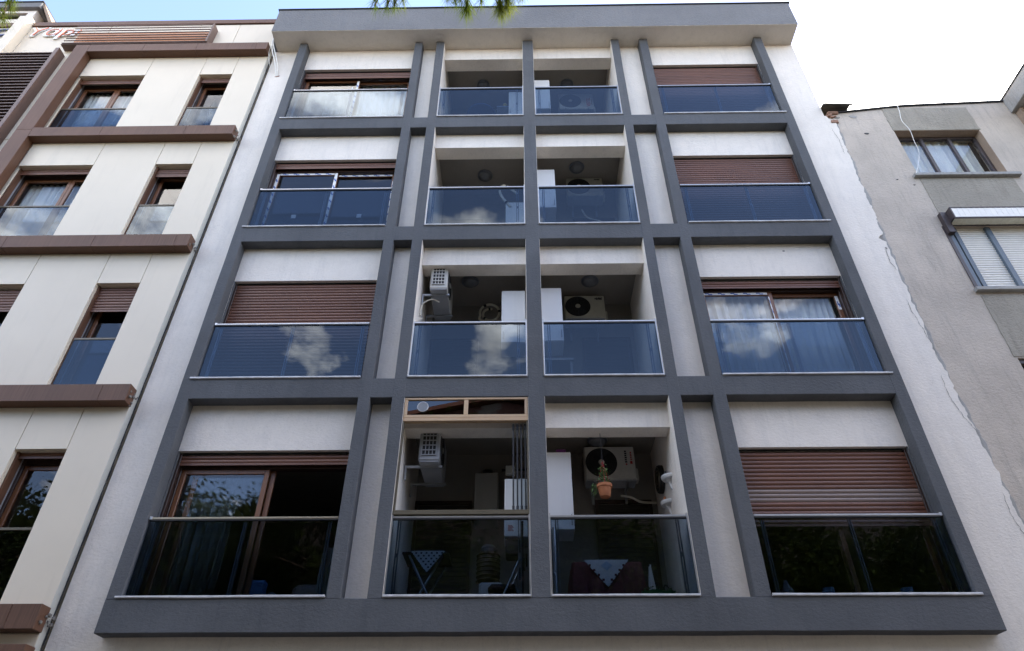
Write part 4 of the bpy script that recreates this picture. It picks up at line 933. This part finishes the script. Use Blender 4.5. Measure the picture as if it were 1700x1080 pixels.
# penthouse behind the parapet
PH = thing('rooftop_penthouse', 'rooftop room with blue window behind the parapet in the top left corner', 'rooftop room', (-14, 3, 16.2))
wall_mesh(-17, -12.66, 16.2, 19.16, [(-16.5, -12.86, 17.3, 19.05)], 1.05, 1.25).build('wall', 'white_plaster', PH)
BOX('side_wall', 'white_plaster', PH, -12.86, -12.66, 1.26, 6, 16.2, 19.16)
f = MB(); f.box(-16.5, -12.865, 1.10, 1.16, 18.98, 19.045); f.box(-12.93, -12.865, 1.099, 1.161, 17.3, 18.979); f.build('window_frame', 'old_frame_brown', PH)
BOX('pane', 'dark_glass', PH, -16.5, -12.93, 1.12, 1.13, 17.3, 18.98)
BOX('roof', 'slab_grey', PH, -17.2, -12.56, .95, 6.2, 19.17, 19.40, c=.01); BOX('roof_flashing', 'roof_felt', PH, -17.25, -12.54, .93, 6.25, 19.401, 19.44)
b = MB(); b.add([(-12.55, 1.0, 19.42), (-12.55, 2.6, 19.42), (-11.75, 2.6, 18.1), (-11.75, 1.0, 18.1), (-12.55, 1.0, 19.30), (-12.55, 2.6, 19.30), (-11.85, 2.6, 18.1), (-11.85, 1.0, 18.1)], [(0, 1, 2, 3), (4, 5, 6, 7), (0, 3, 7, 4), (1, 2, 6, 5), (0, 1, 5, 4), (2, 3, 7, 6)]); b.build('sloping_verge', 'stained_reveal', PH)
BOX('stair_wall', 'white_plaster', PH, -12.65, -11.9, 1.3, 5, 16.2, 18.2)

# ================================================================== right building
RB = thing('old_grey_building', 'old grey rendered building with patched plaster, right of the white block', 'building', (9, 3, 0))
RX0 = 5.972; Yr = d
rw = [(7.16, 8.78, 11.20, 12.50), (7.10, 9.9, 8.52, 9.95), (7.14, 9.9, 5.85, 7.22)]
wm = wall_mesh(RX0, 12, 0, 12.86, rw, Yr + .012, .5); wm.build('wall', 'old_plaster', RB)
b = MB(); b.prism([(RX0 + .05, 12.862), (12, 12.862), (12, 13.36), (9.6, 13.36), (7.6, 13.25), (6.15, 13.04)], Yr + .012, .5); b.build('parapet', 'old_plaster', RB)
b = MB(); b.prism([(6.12, 13.04), (7.6, 13.255), (9.6, 13.365), (9.6, 13.40), (7.6, 13.29), (6.12, 13.075)], Yr - .02, .55); b.build('parapet_coping', 'roof_felt', RB)
# rougher spandrels, a thin coat over the wall
for (x0, x1, z0, z1) in ((7.15, 8.80, 12.502, 13.20), (7.15, 8.80, 9.98, 11.12), (7.10, 12, 7.24, 8.40)):
    n = 14; L_ = [(x0 + .012 * noise.noise(Vector((i * .9, x0, z0))), z0 + (z1 - z0) * i / n) for i in range(n + 1)]; Rg = [(x1 + .02 * noise.noise(Vector((i * .9, x1, z0))), z0 + (z1 - z0) * i / n) for i in range(n, -1, -1)]
    MB().prism(L_ + Rg, Yr + .003, Yr + .0118).build('rough_spandrel', 'rough_render', RB)
BOX('side_wall', 'old_plaster', RB, RX0 + .03, RX0 + .2, .5, 9, 0, 12.9); BOX('roof', 'roof_felt', RB, RX0 + .2, 12, .5, 9, 12.6, 12.75); BOX('rear_wall', 'old_plaster', RB, RX0 + .2, 12, 8.8, 9, 0, 12.6)
for z_ in (5.5, 8.2, 10.9): BOX('floor_slab', 'room_paint', RB, RX0 + .2, 12, .5, 8.8, z_ - .2, z_)
BOX('partition', 'room_paint', RB, RX0 + .2, 12, 3.5, 3.6, 0, 12.6)
# top window
f = MB(); x0, x1, z0, z1 = 7.16, 8.78, 11.20, 12.50
for x in (x0 + .002, x0 + .53, x0 + 1.06, x1 - .062): f.box(x, x + .06, .36, .43, z0, z1 - .002, c=.005)
f.box(x0 + .06, x1 - .06, .361, .429, z1 - .062, z1 - .002, c=.004); f.box(x0 + .06, x1 - .06, .361, .429, z0, z0 + .05, c=.004)
W = f.build('window', 'old_frame_brown', RB)
for xa, xb in ((x0 + .062, x0 + .53), (x0 + .59, x0 + 1.06), (x0 + 1.12, x1 - .062)): BOX('pane', 'window_glass', W, xa, xb, .385, .393, z0 + .05, z1 - .06)
curtain(x0 + .05, x1 - .32, z0, z1, .48, 'white curtain across the old three-pane window of the grey building', 41, .03, .17); curtain(x1 - .5, x1 - .06, z0, z1, .52, 'curtain edge at the right of the old three-pane window', 44, .02, .3)
hbar(7.05, 8.93, Yr - .07, .36, 11.125, 11.195, 55).build('stone_sill', 'stone_sill', RB)
BOX('reveal', 'stained_reveal', RB, 8.772, 8.7795, Yr + .013, .358, 11.2, 12.498); BOX('reveal', 'stained_reveal', RB, 7.16, 8.771, Yr + .013, .358, 12.492, 12.4995)
# middle window with shutter box
SB = MB().box(7.20, 10, .0, .024, 9.90, 9.925, c=.003).build('shutter_box', 'old_frame_brown', RB)
BOX('box_edge', 'old_frame_brown', SB, 7.20, 10, .175, Yr + .011, 9.90, 9.925, c=.003)
BOX('box_edge', 'old_frame_brown', SB, 7.20, 10, .0, Yr + .011, 10.135, 10.16, c=.003); BOX('box_end', 'old_frame_brown', SB, 7.20, 7.222, .0015, Yr + .011, 9.926, 10.134)
BOX('box_end', 'old_frame_brown', SB, 7.10, 7.2, .12, Yr + .011, 9.7, 10.16)
for i in range(61): x = 7.225 + i * .045; BOX('slat', 'pvc_white', SB, x, x + .043, .006 + .002 * (i % 2), .02, 9.926, 10.134); BOX('slat', 'pvc_cream', SB, x, x + .041, .0245, .1745, 9.908 + .002 * (i % 2), 9.92)
f = MB()
for x in (7.13, 7.24): f.box(x, x + .07, .22 if x > 7.2 else .20, .30, 8.52, 9.895, c=.004)
for x in (7.79, 8.75): f.box(x, x + .085, .215, .30, 8.57, 9.895, c=.004)
f.box(7.31, 9.9, .221, .299, 8.52, 8.569, c=.004); W = f.build('window', 'frame_bluegrey', RB)
def pvc_slats(x0, x1, mat):
    me = slat_mesh(x1 - x0, mat=mat, pitch=.05, bulge=.010)
    for i in range(27): inst('slat', me, (x0, .268, 8.57 + i * .05), W)
pvc_slats(7.31, 7.79, 'pvc_white'); pvc_slats(7.875, 8.75, 'pvc_white'); pvc_slats(8.835, 9.85, 'pvc_white')
hbar(7.04, 10, Yr - .07, .25, 8.45, 8.515, 56).build('stone_sill', 'stone_sill', RB)
BOX('dark_jamb', 'old_frame_brown', RB, 7.075, 7.128, .19, .29, 8.52, 9.9)
BOX('window', 'dark_glass', RB, 7.2, 9.9, .33, .34, 5.9, 7.18); BOX('window_head', 'old_frame_brown', RB, 7.14, 9.9, .24, .32, 7.15, 7.218)
# projecting roof slab at the far right
BOX('projecting_slab', 'stone_sill', RB, 9.60, 12.5, -1.3, Yr + .0115, 13.0, 13.42, c=.01); BOX('slab_flashing', 'roof_felt', RB, 9.585, 12.5, -1.32, .5, 13.421, 13.45)
BOX('bay_wall', 'stained_reveal', RB, 9.68, 12, .06, Yr + .0115, 0, 12.99)
# wear on the pier
for (x, z_, s_, mt) in ((6.62, 12.42, .035, 'black_rubber'), (6.20, 12.93, .05, 'chipped_mortar'), (6.52, 12.95, .06, 'stone_sill'), (7.9, 10.55, .016, 'black_rubber'), (8.4, 10.58, .016, 'black_rubber'), (7.0, 10.95, .014, 'black_rubber'), (6.75, 11.1, .014, 'black_rubber')):
    n = 9; MB().prism([(x + s_ * (1 + .3 * math.sin(i * 2.3)) * math.cos(2 * math.pi * i / n) * 1.3, z_ + s_ * .6 * (1 + .3 * math.cos(i * 1.7)) * math.sin(2 * math.pi * i / n)) for i in range(n)], Yr + .004, Yr + .0115).build('wall_chip', mt, RB)
crack([(7.75, 12.95), (7.9, 12.92), (8.05, 12.96), (8.2, 12.9)], .004, RB, Yr + .0018, 11); crack([(7.9, 12.88), (8.05, 12.84), (8.25, 12.86)], .004, RB, Yr + .0018, 12); crack([(6.55, 9.3), (6.62, 9.0), (6.6, 8.8)], .002, RB, Yr + .011, 13)
# seam mortar, broken bricks and the dark tile on top of the joint
b = MB(); pts = []; zz_ = 3.0
while zz_ < 12.9: pts.append((edge_x(zz_) + .03 + .06 * noise.noise(Vector((zz_ * 2.3, 7, 0))) + .035 * noise.noise(Vector((zz_ * 11, 7, 0))), zz_)); zz_ += .05
n = len(pts); b.add([(edge_x(z_) - .12, Yr + .0095, z_) for x, z_ in pts] + [(x, Yr + .0095, z_) for x, z_ in pts] + [(x + .01, Yr + .0119, z_) for x, z_ in pts], [(i, i + 1, n + i + 1, n + i) for i in range(n - 1)] + [(n + i, n + i + 1, 2 * n + i + 1, 2 * n + i) for i in range(n - 1)]); b.build('seam_mortar', 'stone_sill', RB)
r2 = random.Random(21)
for i in range(9):
    x, z_ = 6.0 + r2.random() * .16, 12.72 + r2.random() * .34; s_ = .03 + .04 * r2.random()
    MB().box(x, x + s_ * 1.5, Yr - .015 - .02 * r2.random(), Yr + .05, z_, z_ + s_, c=.008).build('broken_brick', 'exposed_brick', RB)
TL = thing('loose_roof_tile', 'dark curved roof tile lying on the joint between white and grey walls', 'roof tile', (6.25, .2, 13.1))
b = MB(); m = 8; vs = []
for x in (5.99, 6.47):
    for r_ in (.19, .165):
        for i in range(m + 1): a = R(20) + R(140) * i / m; vs.append((x + .04 * (x > 6.2), .22 - r_ * math.cos(a) * 1.1, 13.07 + r_ * math.sin(a) * 1.15 - .03 * (x > 6.2)))
q = m + 1; fs = []
for i in range(m): fs += [(i, i + 1, 2 * q + i + 1, 2 * q + i), (q + i, q + i + 1, 3 * q + i + 1, 3 * q + i), (i, i + 1, q + i + 1, q + i), (2 * q + i, 2 * q + i + 1, 3 * q + i + 1, 3 * q + i)]
fs += [(0, q, 3 * q, 2 * q), (m, q + m, 3 * q + m, 2 * q + m)]
b.add(vs, fs).build('tile', 'old_tile', TL)
BOX('mortar_bed', 'exposed_brick', TL, 6.05, 6.26, .16, .34, 13.02, 13.10, c=.02)
w_ = MB().tube(smooth_pts([(7.46, .16, 13.30), (7.43, .15, 13.05), (7.38, .16, 12.75), (7.42, .15, 12.45), (7.39, .16, 12.1), (7.36, .15, 11.8), (7.22, .14, 11.45), (7.07, .12, 11.17)], 5), .0055, 6).build('dangling_wire', 'cable_white', None, smooth=True)
tag(w_, 'pale wire dangling from the parapet across the old brown window', 'wire')

# ================================================================== across the street (seen in the glass)
OB = thing('gabled_brick_building', 'gabled brick house with peeling plaster across the street, mirrored in the glass', 'building', (0, -15, 0))
YO = -13.0
ow = [(x, x + 1.2, z_, z_ + 1.4) for x in (-5.5, -2.6, .6, 3.6) for z_ in (1.2, 4.4, 7.6, 10.4)]
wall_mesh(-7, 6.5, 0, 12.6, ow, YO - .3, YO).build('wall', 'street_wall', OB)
MB().prism([(-7, 12.602), (6.5, 12.602), (6.5, 13.1), (-.6, 14.35), (-7, 13.0)], YO - .3, YO).build('gable', 'peeling_brick', OB)
MB().prism([(-7.4, 13.0), (-.6, 14.40), (6.9, 13.08), (6.9, 13.22), (-.6, 14.56), (-7.4, 13.14)], YO - 7, YO + .25).build('roof', 'roof_tile_red', OB)
for o_ in ow: BOX('window', 'far_glass', OB, o_[0], o_[1], YO - .2, YO - .18, o_[2], o_[3])
for nm, x0, x1, h, yo in (('street_house', -30, -7.3, 10.5, -14.5), ('street_house', 6.8, 30, 12.0, -13.8)):
    hb = thing(nm, f"pale house across the street to the {'left' if x0 < -10 else 'right'}, mirrored in the glass", 'building', ((x0 + x1) / 2, yo - 4, 0), 'houses across the street')
    ow = [(x0 + 1.2 + i * 3.2, x0 + 2.6 + i * 3.2, z_, z_ + 1.5) for i in range(int((x1 - x0 - 2) / 3.2)) for z_ in (1.0, 4.1, 7.2)]
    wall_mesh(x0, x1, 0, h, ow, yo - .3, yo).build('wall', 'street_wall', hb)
    for o_ in ow: BOX('window', 'far_glass', hb, o_[0], o_[1], yo - .2, yo - .18, o_[2], o_[3])
    BOX('roof', 'roof_tile_red', hb, x0 - .3, x1 + .3, yo - 8, yo + .3, h + .002, h + .3)

# ------------------------------------------------------------------ trees
CW = cam.matrix_world.inverted()
def in_view(p, mg=.06):
    q = CW @ Vector(p)
    if q.z > -.2: return False
    u, v_ = q.x / -q.z * 24 / 36, q.y / -q.z * 24 / 36
    return abs(u) < .5 + mg and abs(v_) < .318 + mg
def needles(b, p, dr, n, ln, wd, rr):
    dr = Vector(dr).normalized(); side = dr.cross(Vector((0, 0, 1)) if abs(dr.z) < .9 else Vector((1, 0, 0))).normalized(); up = side.cross(dr)
    for i in range(n):
        a = rr.uniform(0, 2 * math.pi); tl = rr.uniform(.15, 1.0); base = Vector(p) + dr * rr.uniform(-.10, .02)
        v_ = (dr * (1.0 - .55 * tl) + (side * math.cos(a) + up * math.sin(a)) * tl * .85 + Vector((0, 0, -.28))).normalized(); l_ = ln * rr.uniform(.65, 1.1)
        s_ = v_.cross(Vector((rr.uniform(-1, 1), rr.uniform(-1, 1), rr.uniform(-1, 1)))).normalized() * wd
        mid = base + v_ * l_ * .5; tip = base + v_ * l_ + Vector((0, 0, -.08 * l_))
        b.add([base - s_ * .5, base + s_ * .5, mid + s_ * .5, mid - s_ * .5, tip], [(0, 1, 2, 3), (3, 2, 4)])
rr = random.Random(17)
PT = thing('pine_tree', 'pine tree beside the camera, long needles hanging into the top of the picture', 'tree', (-4.3, -9.6, 0))
trunk = [(-4.3, -9.6, 0), (-4.25, -9.6, 2.5), (-4.1, -9.5, 5), (-4.1, -9.3, 7.5), (-4.0, -9.3, 9.5), (-3.9, -9.4, 11.2)]
MB().tube(smooth_pts(trunk, 4), [.2 - .15 * i / 20 for i in range(21)], 12).build('trunk', 'bark', PT, smooth=True)
nb = MB(); sb_ = MB(); lb = MB(); limbs = []
for i in range(34):
    z_ = 5.4 + 5.4 * i / 33; a = i * 2.4 + rr.random(); ln = (3.9 - 2.0 * (i / 33)) * rr.uniform(.75, 1.1); p0 = Vector((-4.1 + .003 * i, -9.4, z_))
    p1 = p0 + Vector((math.cos(a) * ln * .55, math.sin(a) * ln * .55, ln * .18)); p2 = p0 + Vector((math.cos(a) * ln, math.sin(a) * ln, ln * .2))
    limbs.append((p0, p1, p2))
spr = [Vector(q) + Vector((0, .06, -.01)) for q in [(-1.41, -4.63, 8.24), (-1.29, -4.62, 8.24), (-1.14, -4.64, 8.30), (-.70, -4.66, 8.30), (-.62, -4.64, 8.28), (-.36, -4.63, 8.27), (-1.22, -4.62, 8.25), (-.50, -4.58, 8.24), (-.17, -4.57, 8.22), (-.10, -4.60, 8.26), (.04, -4.66, 8.30), (-5.03, -4.66, 8.22), (-4.98, -4.72, 8.26), (-5.12, -4.58, 8.16)]]
limbs.append((Vector((-4.05, -9.3, 7.6)), Vector((-2.6, -7.2, 8.9)), Vector((-.75, -5.2, 9.05)))); limbs.append((Vector((-4.1, -9.4, 7.2)), Vector((-4.7, -7.4, 8.5)), Vector((-5.0, -5.0, 8.8))))
for p0, p1, p2 in limbs:
    pts = smooth_pts([p0, p1, p2], 5); lb.tube(pts, [.045 - .035 * i / (len(pts) - 1) for i in range(len(pts))], 6)
    for t in range(2, len(pts)):
        for q in range(5):
            dr = Vector((rr.uniform(-1, 1), rr.uniform(-1, 1), rr.uniform(-.5, .6))).normalized(); tip = pts[t] + dr * rr.uniform(.25, .7)
            if in_view(tip, .14): continue
            lb.tube([pts[t], tip], [.008, .004], 4, caps=False); needles(nb, tip, dr, 46, .16, .006, rr)
            for e in range(2):
                t2 = tip + Vector((rr.gauss(0, .2), rr.gauss(0, .2), rr.gauss(0, .16)))
                if not in_view(t2, .14): needles(nb, t2, dr, 40, .16, .006, rr)
for i, s_ in enumerate(spr):
    s_ = Vector(s_); root = Vector((-.75, -5.2, 9.05)) if i < 11 else Vector((-5.0, -5.0, 8.8)); md = (s_ + root) / 2 + Vector((0, 0, .12))
    lb.tube(smooth_pts([root, md, s_], 4), .007, 5, caps=False)
    big = i in (7, 8, 9); needles(sb_, s_ + Vector((0, .0, .03)), (rr.uniform(-.25, .25), 1.0, -.55), 230 if big else 90, .20 if big else .16, .0026, rr)
    if big: needles(sb_, s_ + Vector((rr.uniform(-.12, .12), -.08, .05)), (rr.uniform(-.4, .4), 1.0, -.4), 90, .18, .0026, rr)
struct(sb_.build('hanging_sprays', 'needles', PT, recalc=False), 'stuff')
struct(nb.build('crown', 'needles_shade', PT, recalc=False), 'stuff'); lb.build('limbs', 'bark', PT)
def leafy_tree(label, x, y, h, cr, seed):
    rr = random.Random(seed); t = thing('street_tree', label, 'tree', (x, y, 0), 'leafy trees across the street')
    MB().tube(smooth_pts([(x, y, 0), (x + .1, y, h * .3), (x, y + .1, h * .6), (x + .1, y, h * .85)], 4), [.17 - .12 * i / 12 for i in range(13)], 10).build('trunk', 'bark', t, smooth=True)
    b = MB(); l2 = MB()
    for c in range(150):
        a, e = rr.uniform(0, 6.28), rr.uniform(-.7, 1.3); r_ = cr * rr.uniform(.45, 1); cpt = Vector((x + r_ * math.cos(a) * math.cos(e), y + r_ * math.sin(a) * math.cos(e), h * .60 + r_ * 1.0 * math.sin(e)))
        if in_view(cpt, .3): continue
        l2.tube([(x, y, h * .45 + .1 * r_), cpt], [.03, .008], 5, caps=False)
        for q in range(130): leaf_quad(b, cpt + Vector((rr.gauss(0, .33), rr.gauss(0, .33), rr.gauss(0, .27))), rr.uniform(.07, .11), rr)
    struct(b.build('crown', 'leaves', t, recalc=False), 'stuff'); l2.build('limbs', 'bark', t)
leafy_tree('leafy street tree mirrored in the lowest right balcony glass', 1.9, -11.0, 10.6, 3.1, 2)
leafy_tree('leafy street tree mirrored in the lowest right window guard', 6.6, -10.7, 9.4, 3.4, 3)
leafy_tree('leafy street tree beyond the pine, mirrored at lower left', -8.9, -10.6, 11.4, 3.3, 4)
leafy_tree('leafy street tree between house and pine, mirrored in the lowest left window', -3.2, -11.4, 10.2, 3.0, 5)
leafy_tree('leafy street tree far right, mirrored at the edge of the lowest guard', 11.2, -10.8, 9.4, 3.4, 6)
leafy_tree('leafy street tree far left beyond the louvred building, mirrored in its windows', -13.9, -10.4, 11.6, 3.4, 7)
